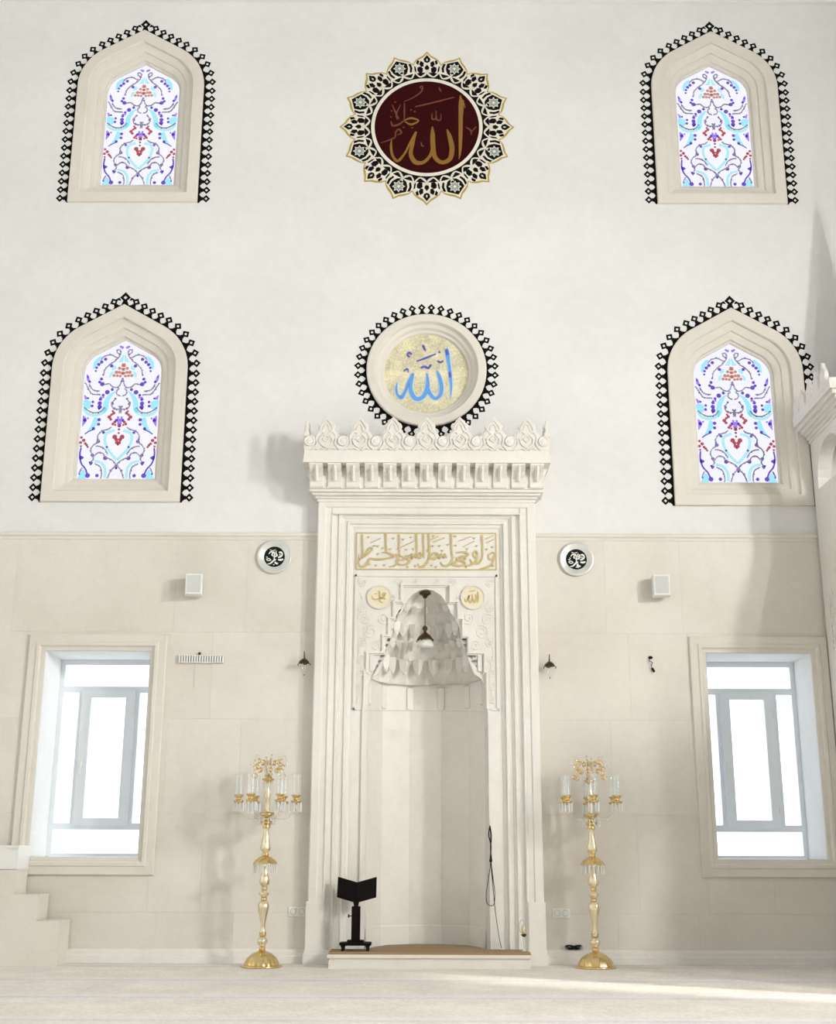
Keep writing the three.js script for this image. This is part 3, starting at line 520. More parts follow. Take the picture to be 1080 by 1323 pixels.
  for (const [n, r, y0, y1, w] of [[8, 0.385, 2.575, 2.73, 0.056], [7, 0.332, 2.8, 2.89, 0.03], [7, 0.287, 2.915, 3.05, 0.046], [5, 0.2, 3.14, 3.21, 0.03]]) for (let i = 0; i < n; i++) obj('stalactite', drop(r, Math.PI * (i + 0.75) / (n + 0.5), y0, y1, w), M.mihrab, o);
  for (const [x, z] of plan.slice(1, -1)) { const th = Math.atan2(-(z - 0.03), -x); const c = [x * 0.955, (z - 0.03) * 0.955 + 0.03]; obj('hanging_block', plate([[-0.034, 0], [-0.034, 0.2], [0.034, 0.2], [0.034, 0], [0.02, -0.018], [-0.02, -0.018]], -0.02, 0.02, [], 0.006).rotateY(Math.PI / 2 - th).translate(c[0], 2.28, c[1]), M.mihrab, o); }
  for (const [x] of [[-0.42], [0.42]]) obj('hanging_block', plate([[-0.02, 0], [-0.02, 0.16], [0.02, 0.16], [0.02, 0]], 0.03, 0.05).translate(x * 1.2, 2.56, 0), M.mihrab, o);

  // crown: cornice, corbels, band, crest of merlons
  obj('cornice', [[1.045, 4.17, 4.195, 0.16], [1.06, 4.195, 4.215, 0.19], [1.085, 4.215, 4.235, 0.24], [1.11, 4.235, 4.262, 0.28]].map(([w, a, b, z]) => box(-w, w, a, b, 0, z)), M.mihrab, o);
  obj('corbel_ground', box(-1.08, 1.08, 4.26, 4.47, 0, 0.3), M.mihrab, o);
  const HW = 1.165, pitch = 2 * 1.13 / 13;
  const corbel = () => {
    const side = [[0.2, 0.0], [0.315, 0.0], [0.325, 0.012], [0.325, 0.05], [0.31, 0.055], [0.325, 0.1], [0.36, 0.145], [0.405, 0.175], [0.43, 0.195], [0.43, 0.21], [0.2, 0.21]];
    const g = new THREE.ExtrudeGeometry(poly(side), { depth: 0.126, bevelEnabled: false }).rotateY(-Math.PI / 2).translate(0.063, 0, 0);
    const keel = quads([[[-0.022, 0.07, 0.316], [0, 0.06, 0.35], [0, 0.19, 0.435], [-0.022, 0.19, 0.42]], [[0, 0.06, 0.35], [0.022, 0.07, 0.316], [0.022, 0.19, 0.42], [0, 0.19, 0.435]]]);
    return [g, keel];
  };
  const cg = join(corbel());
  for (let i = 0; i < 13; i++) { const m = new THREE.Mesh(cg, M.mihrab); m.name = 'corbel'; m.castShadow = m.receiveShadow = true; m.position.set(-1.13 + pitch * (i + 0.5), 4.262, 0); o.add(m); }
  const sg = join(new THREE.ExtrudeGeometry(poly([[0.2, 0.0], [1.09, 0.0], [1.09, 0.05], [1.13, 0.18], [1.15, 0.21], [0.2, 0.21]]), { depth: 0.001, bevelEnabled: false }));
  for (const s of [-1, 1]) for (let i = 0; i < 2; i++) { const m = new THREE.Mesh(join(new THREE.ExtrudeGeometry(poly([[s * 1.0, 0], [s * 1.095, 0], [s * 1.1, 0.05], [s * 1.12, 0.13], [s * 1.155, 0.2], [s * 1.155, 0.21], [s * 1.0, 0.21]]), { depth: 0.1, bevelEnabled: false })), M.mihrab); m.name = 'corbel'; m.castShadow = m.receiveShadow = true; m.position.set(0, 4.262, 0.02 + 0.14 * i); o.add(m); }
  obj('crown_band', [box(-HW, HW, 4.472, 4.5, 0, 0.448), box(-HW + 0.006, HW - 0.006, 4.5, 4.61, 0, 0.435), box(-HW + 0.006, HW - 0.006, 4.6, 4.735, 0.4, 0.44), box(-HW + 0.006, -HW + 0.04, 4.6, 4.735, 0.1, 0.4), box(HW - 0.04, HW - 0.006, 4.6, 4.735, 0.1, 0.4), box(-HW, HW, 4.498, 4.506, 0, 0.44)], M.mihrab, o);
  const mp = 2 * HW / 7.36;                                    // merlon pitch
  const half = [[0.118, 0], [0.112, 0.02], [0.084, 0.05], [0.076, 0.075], [0.084, 0.1], [0.074, 0.125], [0.048, 0.142], [0.04, 0.16], [0.018, 0.178], [0, 0.2]];
  const outline = [[-mp / 2, -0.035], [mp / 2, -0.035], [mp / 2, -0.005], ...half, ...half.slice(0, -1).reverse().map(([x, y]) => [-x, y]), [-mp / 2, -0.005]];
  const mg = join(plate(outline, 0, 0.04, [], 0.005));
  const rel = []; for (const m of [false, true]) { for (const p of [[[0, -0.12, 0.005], [0.05, -0.08, 0.006], [0.06, -0.03, 0.006], [0.02, 0.02, 0.005], [0.055, 0.05, 0.005], [0.05, 0.1, 0.004], [0, 0.165, 0.003]], [[0.13, -0.14, 0.006], [0.085, -0.08, 0.006], [0.095, -0.03, 0.006], [0.08, 0.02, 0.006], [0.03, 0.06, 0.005], [0.02, 0.1, 0.004], [0, 0.12, 0.004]], [[0.02, -0.14, 0.005], [0.05, -0.12, 0.005], [0.09, -0.135, 0.005]], [[0, -0.06, 0.005], [0.03, -0.03, 0.005], [0, 0.005, 0.005]]]) rel.push(ribbon(p, 0.04, 0.05, m)); }
  const rg = join(rel), bg = join(lathe([[0.0, 0.05], [0.03, 0.048], [0.034, 0.04], [0.042, 0.052], [0.054, 0.052], [0.056, 0.0]], 20).rotateX(Math.PI / 2));
  function merlon(x, y, z, turn, withBoss) {
    const m = new THREE.Mesh(mg, M.mihrab); m.name = 'merlon'; m.position.set(x, y, z); m.rotation.y = turn; m.castShadow = m.receiveShadow = true; o.add(m);
    const r = new THREE.Mesh(rg, M.mihrab); r.name = 'carved_scrolls'; r.castShadow = r.receiveShadow = true; m.add(r);
    return m;
  }
  for (let i = 0; i < 7; i++) merlon((i - 3) * mp, 4.735, 0.403, 0);
  for (let i = 0; i < 8; i++) { const m = new THREE.Mesh(bg, M.mihrab); m.name = 'boss'; m.position.set((i - 3.5) * mp, 4.685, 0.4); m.castShadow = m.receiveShadow = true; o.add(m); }
  for (const s of [-1, 1]) { merlon(s * (HW - 0.042), 4.735, 0.24, s * Math.PI / 2); obj('corner_post', plate([[-0.028, 4.73], [0.028, 4.73], [0.026, 4.76], [0.012, 4.79], [0.02, 4.83], [0.006, 4.9], [-0.006, 4.9], [-0.02, 4.83], [-0.012, 4.79], [-0.026, 4.76]], 0.39, 0.445, [], 0.005).translate(s * (HW - 0.028), 0, 0), M.mihrab, o); obj('merlon', plate([[-0.1, 0], [0.1, 0], [0.06, 0.1], [0.02, 0.2], [-0.02, 0.24], [-0.1, 0.2]], -0.02, 0.02).rotateY(Math.PI / 2).translate(s * (HW - 0.03), 4.6, 0.05), M.mihrab, o); }
}
// ------------------------------------------------------------------ platform before the niche
{
  const o = thing('marble_platform', 'low white marble platform with brown carpet at the foot of the prayer niche', 'platform', [0.03, 0, 0]);
  const xs = 0.845;
  obj('marble_riser', [box(-xs, xs, 0, 0.062, 0.173, 0.55), box(-xs + 0.008, xs - 0.008, 0.062, 0.085, 0.173, 0.543), box(-xs - 0.012, xs + 0.012, 0.085, 0.112, 0.173, 0.56)], M.trim, o);
  obj('niche_floor', plate([[-0.5, 0.18], [0.5, 0.18], [0.5, -0.05], [0.38, -0.34], [0.14, -0.48], [-0.14, -0.48], [-0.38, -0.34], [-0.5, -0.05]].map(([x, z]) => [x - 0.03, -z]), 0, 0.11).rotateX(-Math.PI / 2), M.trim, o);
  const cg = plate([[-xs, 0.555], [-xs, 0.18], [-0.56, 0.175], [-0.5, -0.05], [-0.38, -0.34], [-0.14, -0.48], [0.1, -0.48], [0.34, -0.34], [0.46, -0.05], [0.5, 0.175], [xs, 0.18], [xs, 0.555]].map(([x, z]) => [x, -z]), 0.112, 0.13).rotateX(-Math.PI / 2);
  obj('carpet', cg, M.rug, o).userData.label = 'brown carpet covering';
}

// ------------------------------------------------------------------ maroon medallion high on the wall
{
  const o = thing('calligraphy_medallion', 'large painted maroon medallion with gold script and lacy star border', 'medallion', [0, 8.36, 0.001]);
  const petal = (R, inner) => { const p = []; for (let i = 0; i < 16; i++) { const a0 = Math.PI / 2 + i * Math.PI / 8; for (const [da, r] of [[-0.5, inner], [-0.4, inner + 0.04], [-0.27, R - 0.075], [-0.12, R - 0.048], [0, R], [0.12, R - 0.048], [0.27, R - 0.075], [0.4, inner + 0.04]]) p.push([r * Math.cos(a0 + da * Math.PI / 8), r * Math.sin(a0 + da * Math.PI / 8)]); } return p; };
  const at = (i, da, r) => { const a = Math.PI / 2 + i * Math.PI / 8 + da; return [r * Math.cos(a), r * Math.sin(a)]; };
  obj('gold_outline', plate(petal(0.93, 0.785), 0, 0.003), M.goldPaint, o);
  obj('cream_star', plate(petal(0.905, 0.767), 0.003, 0.005), M.cream, o);
  const k = [], fl = [], cr = [];
  k.push(plate(circle(0, 0, 0.665, 96), 0.005, 0.0065, [circle(0, 0, 0.58, 96)]));
  const leaf = (i, pts) => { for (const m of [1, -1]) k.push(plate(pts.map(([a, r]) => at(i, m * a, r)), 0.005, 0.0065)); };
  for (let i = 0; i < 16; i++) {
    if (i % 2 === 0) {
      k.push(plate([[0, 0.885], [0.045, 0.835], [0.035, 0.8], [0, 0.785], [-0.035, 0.8], [-0.045, 0.835]].map(([a, r]) => at(i, a, r)), 0.005, 0.0065, [[[0, 0.845], [0.012, 0.822], [0, 0.806], [-0.012, 0.822]].map(([a, r]) => at(i, a, r))]));
      k.push(plate([[0, 0.765], [0.035, 0.73], [0.02, 0.68], [0, 0.668], [-0.02, 0.68], [-0.035, 0.73]].map(([a, r]) => at(i, a, r)), 0.005, 0.0065));
      leaf(i, [[0.045, 0.79], [0.085, 0.815], [0.11, 0.775], [0.085, 0.735], [0.05, 0.745]]);
      leaf(i, [[0.06, 0.72], [0.1, 0.745], [0.14, 0.735], [0.15, 0.7], [0.125, 0.665], [0.07, 0.668]]);
      leaf(i, [[0.1, 0.815], [0.13, 0.825], [0.15, 0.79], [0.125, 0.765]]);
      leaf(i, [[0.165, 0.745], [0.185, 0.76], [0.19, 0.7], [0.172, 0.67], [0.165, 0.7]]);
    } else {
      k.push(plate([[0, 0.87], [0.06, 0.835], [0.12, 0.805], [0.115, 0.74], [0.075, 0.69], [0, 0.668], [-0.075, 0.69], [-0.115, 0.74], [-0.12, 0.805], [-0.06, 0.835]].map(([a, r]) => at(i, a, r)), 0.005, 0.0065));
      leaf(i, [[0.135, 0.8], [0.17, 0.79], [0.178, 0.735], [0.15, 0.685], [0.122, 0.692], [0.145, 0.745]]);
      const [cx, cy] = at(i, 0, 0.77); const star = []; for (let j = 0; j < 16; j++) { const r = j % 2 ? 0.036 : 0.056; star.push([cx + r * Math.cos(j * Math.PI / 8), cy + r * Math.sin(j * Math.PI / 8)]); }
      cr.push(plate(star.map(([x, y]) => [cx + (x - cx) * 1.25, cy + (y - cy) * 1.25]), 0.0065, 0.0075)); fl.push(plate(star, 0.0075, 0.0085, [circle(cx, cy, 0.016, 8)]));
    }
    const c = i; for (const m of [1, -1]) cr.push(ribbon([[...at(c, 0, 0.66), 0.0075], [...at(c, m * 0.05, 0.625), 0.0075], [...at(c, m * 0.12, 0.615), 0.0075], [...at(c, m * 0.17, 0.65), 0.0075], [...at(c, m * 0.2, 0.69), 0.006]], 0.0065, 0.008));
    for (const m of [1, -1]) cr.push(ribbon([[...at(c, m * 0.11, 0.61), 0.006], [...at(c, m * 0.02, 0.655), 0.007], [...at(c, -m * 0.02, 0.7), 0.006]], 0.0065, 0.008));
  }
  obj('black_arabesque', k, M.black, o); obj('cream_scrolls', cr, M.cream, o); for (const s of fl) obj('grey_flower', s, M.flower, o);
  obj('white_ring', plate(circle(0, 0, 0.592, 96), 0.0065, 0.009, [circle(0, 0, 0.555, 96)]), M.cream, o);
  obj('maroon_disc', plate(circle(0, 0, 0.56, 96), 0.0055, 0.0065), M.maroon, o);
  const map = (x, y) => [(x - 530) * 0.001296, -(y - 483) * 0.00145], g = [], h = [];
  const T = (p, w) => g.push(stroke(map, p, w, 0.0065, 0.0075)), U = (p, w) => h.push(stroke(map, p, w, 0.0065, 0.0078));
  T([[805, 218, 0.004], [812, 290, 0.026], [808, 400, 0.023], [805, 560, 0.02], [800, 690, 0.013], [792, 752, 0.003]]); T([[825, 260, 0.01], [845, 325, 0.003]]);
  T([[695, 505, 0.006], [715, 560, 0.022], [735, 670, 0.026], [712, 755, 0.024], [650, 778, 0.022], [598, 738, 0.024], [580, 640, 0.026], [577, 540, 0.022], [575, 480, 0.004]]);
  T([[582, 640, 0.02], [558, 720, 0.016], [500, 778, 0.02], [440, 778, 0.026], [400, 715, 0.022], [415, 620, 0.018], [442, 525, 0.01]]);
  T([[440, 530, 0.012], [390, 625, 0.012], [345, 712, 0.012], [290, 768, 0.016], [250, 720, 0.014], [238, 640, 0.012], [242, 590, 0.004]]);
  U([[155, 618, 0.003], [230, 592, 0.008], [272, 568, 0.008], [275, 530, 0.008], [300, 505, 0.01], [322, 535, 0.008], [290, 552, 0.005]]);
  U([[435, 316, 0.007], [590, 278, 0.008], [755, 234, 0.006]]);
  U([[572, 370, 0.004], [575, 418, 0.008], [598, 420, 0.006], [606, 382, 0.004], [612, 424, 0.008], [640, 428, 0.006], [646, 375, 0.004]]); U([[604, 350], [606, 380]], 0.005);
  U([[850, 485, 0.004], [890, 515, 0.01], [893, 552, 0.003]]); U([[932, 482, 0.008], [900, 520, 0.004]]);
  U([[345, 285, 0.005], [345, 360, 0.008], [345, 425, 0.006]]); U([[245, 300, 0.004], [275, 370, 0.009], [302, 420, 0.005]]); U([[312, 300, 0.004], [278, 385, 0.008], [290, 425, 0.006]]); U([[235, 440, 0.006], [250, 475, 0.01], [300, 465, 0.01], [345, 430, 0.006]]);
  T([[345, 430, 0.006], [400, 412, 0.012], [462, 432, 0.008], [400, 464, 0.012], [348, 440, 0.006]]); U([[340, 275, 0.003], [430, 230, 0.006], [488, 180, 0.008], [492, 140, 0.006], [472, 150, 0.005], [492, 165, 0.003]]);
  U([[630, 152, 0.006], [640, 175, 0.008], [650, 188, 0.003]]); U([[484, 612, 0.006], [492, 642, 0.008], [508, 645, 0.004]]); for (const [a, b] of [[240, 350], [235, 400], [268, 275], [410, 490], [340, 488], [400, 340], [430, 355]]) U([[a - 6, b], [a + 6, b + 4]], 0.008);
  for (const s of g) obj('gold_letter', s, M.maroonGold, o); for (const s of h) obj('small_letter', s, M.maroonScript, o);
}
// ------------------------------------------------------------------ wall fittings
function scriptPlate(x, y, label, flip) {
  const o = thing('calligraphy_plate', label, 'wall plate', [x, y, 0.02], 'round calligraphy plates on the dado');
  obj('rim', lathe([[0.0, 0.0], [0.15, 0], [0.163, 0.012], [0.166, 0.024], [0.16, 0.032], [0.145, 0.03], [0.115, 0.018], [0.1, 0.013], [0.098, 0.01]], 48).rotateX(Math.PI / 2), M.silver, o);
  obj('black_disc', plate(circle(0, 0, 0.1, 40), 0.006, 0.014), M.darkDisc, o);
  const map = (a, b) => [(a - 575) * 0.00043, -(b - 540) * 0.00043], g = [], T = (p, w = 0.006) => g.push(stroke(map, p, w, 0.014, 0.0155));
  T([[620, 400, 0.002], [605, 460], [640, 512], [600, 530], [550, 540, 0.003]]); T([[672, 440], [720, 440, 0.009], [752, 490], [720, 530, 0.009], [660, 560]]); T([[660, 605], [720, 612, 0.01], [775, 595]]); T([[430, 705, 0.003], [490, 695], [560, 630, 0.008], [612, 600]]); T([[590, 660], [620, 690, 0.009], [665, 700]]); T([[450, 480, 0.003], [490, 430], [540, 440], [520, 500], [555, 520]]); T([[400, 600], [450, 580], [500, 615], [440, 630], [400, 600]], 0.004); T([[560, 420], [580, 520], [570, 610]], 0.005); T([[470, 380], [540, 400], [600, 380]], 0.003); T([[395, 545], [430, 555]], 0.004); T([[555, 720], [585, 722]], 0.004); T([[690, 480], [705, 510]], 0.005);
  if (flip) { T([[640, 430], [655, 500, 0.006], [620, 540]]); T([[430, 500], [440, 540]], 0.004); T([[610, 640], [590, 680], [620, 730]], 0.007); }
  for (const s of g) obj('white_letter', s, M.whitePaint, o);
  return o;
}
scriptPlate(-1.451, 3.655, 'round silver rimmed black calligraphy plate on the stair side of the prayer niche');
scriptPlate(1.434, 3.64, 'round silver rimmed black calligraphy plate on the pulpit side of the prayer niche', true);
function speaker(x, y, turn, label) {
  const o = thing('wall_speaker', label, 'speaker', [x, y, 0.02], 'white speakers on the dado');
  obj('bracket', [box(-0.03, 0.03, -0.05, 0.05, 0, 0.012), box(-0.012, 0.012, -0.02, 0.02, 0.012, 0.06)], M.whitePlastic, o);
  const s = 0.078, body = obj('cabinet', plate([[-s, -0.1], [s, -0.1], [s, 0.1], [-s, 0.1]], 0.045, 0.165, [], 0.008).rotateY(turn), M.whitePlastic, o);
  obj('grille', plate(rect(-s + 0.012, s - 0.012, -0.084, 0.086), 0.165, 0.168).rotateY(turn), M.grille, o);
  obj('rim', plate(rect(-s + 0.006, s - 0.006, -0.094, 0.094), 0.164, 0.171, [rect(-s + 0.014, s - 0.014, -0.082, 0.084)]).rotateY(turn), M.whitePlastic, o);
}
speaker(-2.2, 3.355, 0.12, 'small white box speaker above the slatted white bar');
speaker(2.215, 3.36, -0.05, 'small white box speaker above the loose cable stub');
{
  const o = thing('slatted_bar', 'short white slatted bar hung from a dark hook on the beige wall', 'slatted bar', [-2.097, 2.67, 0.02]);
  obj('back_plate', box(-0.21, 0.21, -0.032, 0.032, 0.004, 0.016), M.greyPlastic, o);
  for (let i = 0; i < 18; i++) obj('slat', box(-0.208 + i * 0.0238, -0.208 + i * 0.0238 + 0.013, -0.03, 0.03, 0.016, 0.032), M.whitePlastic, o);
  obj('end_rail', [box(-0.212, 0.212, 0.03, 0.036, 0.004, 0.034), box(-0.212, 0.212, -0.036, -0.03, 0.004, 0.034)], M.whitePlastic, o);
  obj('hook', [new THREE.SphereGeometry(0.014, 12, 8).translate(-0.02, 0.052, 0.015), box(-0.023, -0.017, 0.03, 0.05, 0.008, 0.016)], M.bronze, o);
  obj('pull_cord', tube([[-0.06, -0.035, 0.01], [-0.062, -0.12, 0.012], [-0.058, -0.26, 0.01]], 0.0018, 12, 4), M.greyPlastic, o);
}
function sconce(x, y, label) {
  const o = thing('wall_sconce', label, 'sconce', [x, y, 0.02], 'bronze sconces beside the prayer niche');
  obj('wall_rose', lathe([[0, 0], [0.028, 0], [0.024, 0.01], [0.01, 0.016], [0, 0.018]], 16).rotateX(Math.PI / 2), M.bronze, o);
  obj('arm', [tube([[0, 0, 0.01], [0, 0.02, 0.05], [0, 0.045, 0.085], [0, 0.07, 0.11]], 0.005, 14, 6), tube([[0, 0.085, 0.11], [0, 0.02, 0.11]], 0.005, 4, 6)], M.bronze, o);
  obj('cap', [lathe([[0.0, 0.02], [0.02, 0.015], [0.042, -0.005], [0.052, -0.025], [0.046, -0.025], [0.03, -0.006], [0, 0.005]], 20).translate(0, 0, 0.11), tube([[-0.045, -0.022, 0.11], [-0.056, -0.04, 0.115], [-0.05, -0.05, 0.12]], 0.004, 8, 5), tube([[0.045, -0.022, 0.11], [0.058, -0.035, 0.115], [0.052, -0.048, 0.12]], 0.004, 8, 5)], M.bronze, o);
  obj('glass_shade', lathe([[0.034, -0.012], [0.038, -0.04], [0.04, -0.08], [0.03, -0.11], [0.012, -0.125], [0, -0.127]], 20).translate(0, 0, 0.11), M.thinGlass, o);
  obj('finial', new THREE.SphereGeometry(0.006, 8, 6).translate(0, -0.133, 0.11), M.bronze, o);
}
sconce(-1.13, 2.645, 'small bronze wall sconce with glass shade between the slatted bar and the prayer niche');
sconce(1.142, 2.625, 'small bronze wall sconce with glass shade between the prayer niche and the loose cable stub');
{
  const o = thing('cable_stub', 'loose dark cable stub with plug sticking out of the beige wall', 'cable', [2.098, 2.65, 0.02]);
  obj('grommet', new THREE.SphereGeometry(0.02, 12, 8).scale(1.1, 0.75, 0.6).translate(0, 0.05, 0.008), M.rubber, o);
  obj('wire', tube([[0, 0.05, 0.012], [-0.016, 0.02, 0.02], [0.012, 0.0, 0.022], [0.0, -0.03, 0.02], [0.012, -0.055, 0.018]], 0.0035, 24, 5), M.rubber, o);
  obj('plug', new THREE.CapsuleGeometry(0.011, 0.025, 3, 8).rotateZ(0.5).translate(0.018, -0.068, 0.018), M.rubber, o);
}
function socket(x, y, label) {
  const o = thing('wall_socket', label, 'socket', [x, y, 0.02], 'double wall sockets beside the prayer niche');
  obj('cover_plate', plate(rect(-0.078, 0.078, -0.042, 0.042), 0, 0.012, [], 0.003), M.whitePlastic, o);
  for (const s of [-1, 1]) { const r = obj('outlet', lathe([[0.027, 0.014], [0.025, 0.016], [0.022, 0.004], [0, 0.004]], 20).rotateX(Math.PI / 2).translate(s * 0.037, 0, 0), M.greyPlastic, o); obj('pin_hole', [box(s * 0.037 - 0.011, s * 0.037 - 0.006, -0.0025, 0.0025, 0.0042, 0.006), box(s * 0.037 + 0.006, s * 0.037 + 0.011, -0.0025, 0.0025, 0.0042, 0.006)], M.black, r); }
}
socket(-1.135, 0.43, 'double wall socket by the candelabrum on the lectern side of the niche');
socket(1.2, 0.425, 'double wall socket by the candelabrum on the pulpit side of the niche');
{
  const o = thing('cable_bundle', 'small tangle of dark cable lying on the skirting near the candelabrum', 'cable', [1.3, 0.12, 0.035]);
  const p = []; for (let i = 0; i <= 40; i++) { const t = i / 40 * 5 * 2 * Math.PI; p.push([0.055 * Math.cos(t) + 0.02 * Math.sin(t * 0.37), 0.021 + 0.016 * Math.sin(t * 1.3 + 1), 0.008 * Math.sin(t) + 0.005]); }
  obj('coil', tube(p, 0.0045, 160, 5), M.rubber, o); obj('plug', box(0.05, 0.08, 0.006, 0.026, -0.01, 0.012), M.greyPlastic, o);
}
// ------------------------------------------------------------------ lamp, cable, lectern at the niche
{
  const o = thing('pendant_lamp', 'small bronze pendant lamp on a chain inside the niche hood', 'lamp', [-0.01, 3.325, -0.02]);
  obj('ceiling_rose', lathe([[0, 0.0], [0.05, 0.002], [0.056, -0.012], [0.05, -0.022], [0.026, -0.034], [0.018, -0.055], [0.006, -0.06], [0, -0.06]], 20), M.bronze, o);
  for (let i = 0; i < 18; i++) obj('chain_link', new THREE.TorusGeometry(0.0075, 0.0022, 5, 10).scale(0.75, 1.15, 1).rotateY(i % 2 ? Math.PI / 2 : 0).translate(0, -0.065 - i * 0.0142, 0), M.bronze, o);
  obj('lamp_cap', [lathe([[0.004, -0.315], [0.012, -0.325], [0.024, -0.338], [0.026, -0.355], [0.016, -0.37], [0.014, -0.385], [0.03, -0.4], [0.055, -0.42], [0.072, -0.445], [0.078, -0.462], [0.07, -0.46], [0.05, -0.435], [0.02, -0.41], [0, -0.405]], 24), ...[0, 1, 2, 3].map((i) => tube([[0.074 * Math.cos(i * 1.57 + 0.4), -0.455, 0.074 * Math.sin(i * 1.57 + 0.4)], [0.085 * Math.cos(i * 1.57 + 0.4), -0.462, 0.085 * Math.sin(i * 1.57 + 0.4)], [0.08 * Math.cos(i * 1.57 + 0.4), -0.475, 0.08 * Math.sin(i * 1.57 + 0.4)]], 0.005, 6, 5))], M.bronze, o);
  obj('lamp_shade', lathe([[0.05, -0.44], [0.062, -0.465], [0.075, -0.49], [0.082, -0.515], [0.078, -0.53], [0.05, -0.54]], 24), M.milkGlass, o);
}
{
  const o = thing('hanging_cable', 'thin dark looped microphone cable hanging at the niche edge', 'cable', [0.575, 0.13, 0.07]);
  obj('cord', [tube([[-0.005, 1.95, 0.0], [-0.005, 1.5, 0], [0.0, 1.1, 0.003], [0.003, 0.76, 0.008]], 0.0022, 30, 5), tube([[0.003, 0.76, 0.008], [0.015, 0.6, 0.012], [0.025, 0.45, 0.015], [0.045, 0.25, 0.025], [0.07, 0.08, 0.04], [0.085, 0.006, 0.06]], 0.003, 30, 5)], M.rubber, o);
  obj('doubled_loop', [tube([[0, 1.04, 0.006], [0.012, 0.95, 0.01], [0.004, 0.85, 0.012], [0.01, 0.74, 0.014]], 0.005, 24, 5), tube([[0, 1.04, 0.006], [-0.012, 0.96, 0.012], [0.006, 0.88, 0.014], [0.0, 0.74, 0.014]], 0.005, 24, 5)], M.rubber, o);
  obj('tie', new THREE.SphereGeometry(0.014, 10, 8).scale(1, 1.2, 0.8).translate(0.004, 0.74, 0.014), M.rubber, o);
  obj('slack_loop', tube([[0.004, 0.73, 0.014], [-0.02, 0.58, 0.02], [-0.042, 0.45, 0.02], [-0.03, 0.37, 0.02], [0.02, 0.36, 0.02], [0.035, 0.45, 0.02], [0.02, 0.6, 0.018], [0.006, 0.73, 0.014]], 0.0032, 40, 5), M.rubber, o);
}
{
  const o = thing('black_lectern', 'low black lectern with open book shaped top on a wheeled base', 'lectern', [-0.6, 0.13, 0.36]);
  const L = M.blackLacquer;
  obj('base_board', plate([[-0.115, -0.1], [0.115, -0.1], [0.135, -0.075], [0.135, 0.075], [0.115, 0.1], [-0.115, 0.1], [-0.135, 0.075], [-0.135, -0.075]], 0, 0.022, [], 0.003).rotateX(-Math.PI / 2).translate(0, 0.045, 0), L, o);
  obj('base_hub', box(-0.07, 0.07, 0.067, 0.085, -0.06, 0.06), L, o);
  for (const sx of [-1, 1]) for (const sz of [-1, 1]) { const c = obj('caster', new THREE.CylinderGeometry(0.0225, 0.0225, 0.022, 16).rotateZ(Math.PI / 2).translate(sx * 0.105, 0.0225, sz * 0.07), M.rubber, o); obj('fork', box(sx * 0.105 - 0.017, sx * 0.105 + 0.017, 0.03, 0.046, sz * 0.07 - 0.014, sz * 0.07 + 0.014), L, c); }
  obj('post', plate(rect(-0.037, 0.037, -0.03, 0.03), 0.085, 0.36, [], 0.004).rotateX(-Math.PI / 2), L, o);
  obj('neck', plate([[-0.018, 0.36], [0.018, 0.36], [0.026, 0.4], [-0.026, 0.4]], -0.02, 0.02), L, o);
  obj('adjusting_knob', [new THREE.CylinderGeometry(0.004, 0.004, 0.025, 8).rotateZ(Math.PI / 2).translate(-0.047, 0.28, 0), new THREE.CylinderGeometry(0.014, 0.014, 0.012, 12).rotateZ(Math.PI / 2).translate(-0.062, 0.28, 0)], M.rubber, o);
  for (const s of [-1, 1]) {
    const g = plate(s > 0 ? [[0, 0.385], [0.17, 0.43], [0.17, 0.6], [0, 0.555]] : [[0, 0.385], [0, 0.555], [-0.17, 0.6], [-0.17, 0.43]], -0.009, 0.009, [], 0.003);
    g.applyMatrix4(new THREE.Matrix4().makeShear(0, 0, 0, -0.12, 0, 0)); const p = g.attributes.position; for (let i = 0; i < p.count; i++) p.setZ(i, p.getZ(i) - (p.getY(i) - 0.46) * 0.35 - Math.abs(p.getX(i)) * 0.15); g.computeVertexNormals();
    obj('book_board', g, L, o);
  }
}
{
  const o = thing('candle_lamp', 'tiny brass bulb lamp on a thin stem at the end of the platform', 'lamp', [0.838, 0.13, 0.36]);
  obj('stem', [lathe([[0.022, 0], [0.02, 0.006], [0.006, 0.012], [0.005, 0.05], [0.008, 0.06], [0.005, 0.07], [0.005, 0.12]], 12)], M.silver, o);
  obj('collar', lathe([[0, 0.115], [0.012, 0.115], [0.02, 0.125], [0.026, 0.132], [0.02, 0.138], [0, 0.14]], 14), M.bronze, o);
  obj('bulb_cover', lathe([[0.008, 0.138], [0.017, 0.15], [0.02, 0.18], [0.014, 0.2], [0.006, 0.212], [0, 0.214]], 14), M.paleGold, o);
  obj('wire_loop', tube([[-0.014, 0.14, 0.004], [-0.04, 0.175, 0.004], [-0.035, 0.23, 0.004], [-0.012, 0.255, 0.004], [0.0, 0.235, 0.004], [0.002, 0.21, 0.004]], 0.0028, 24, 5), M.greyPlastic, o);
}
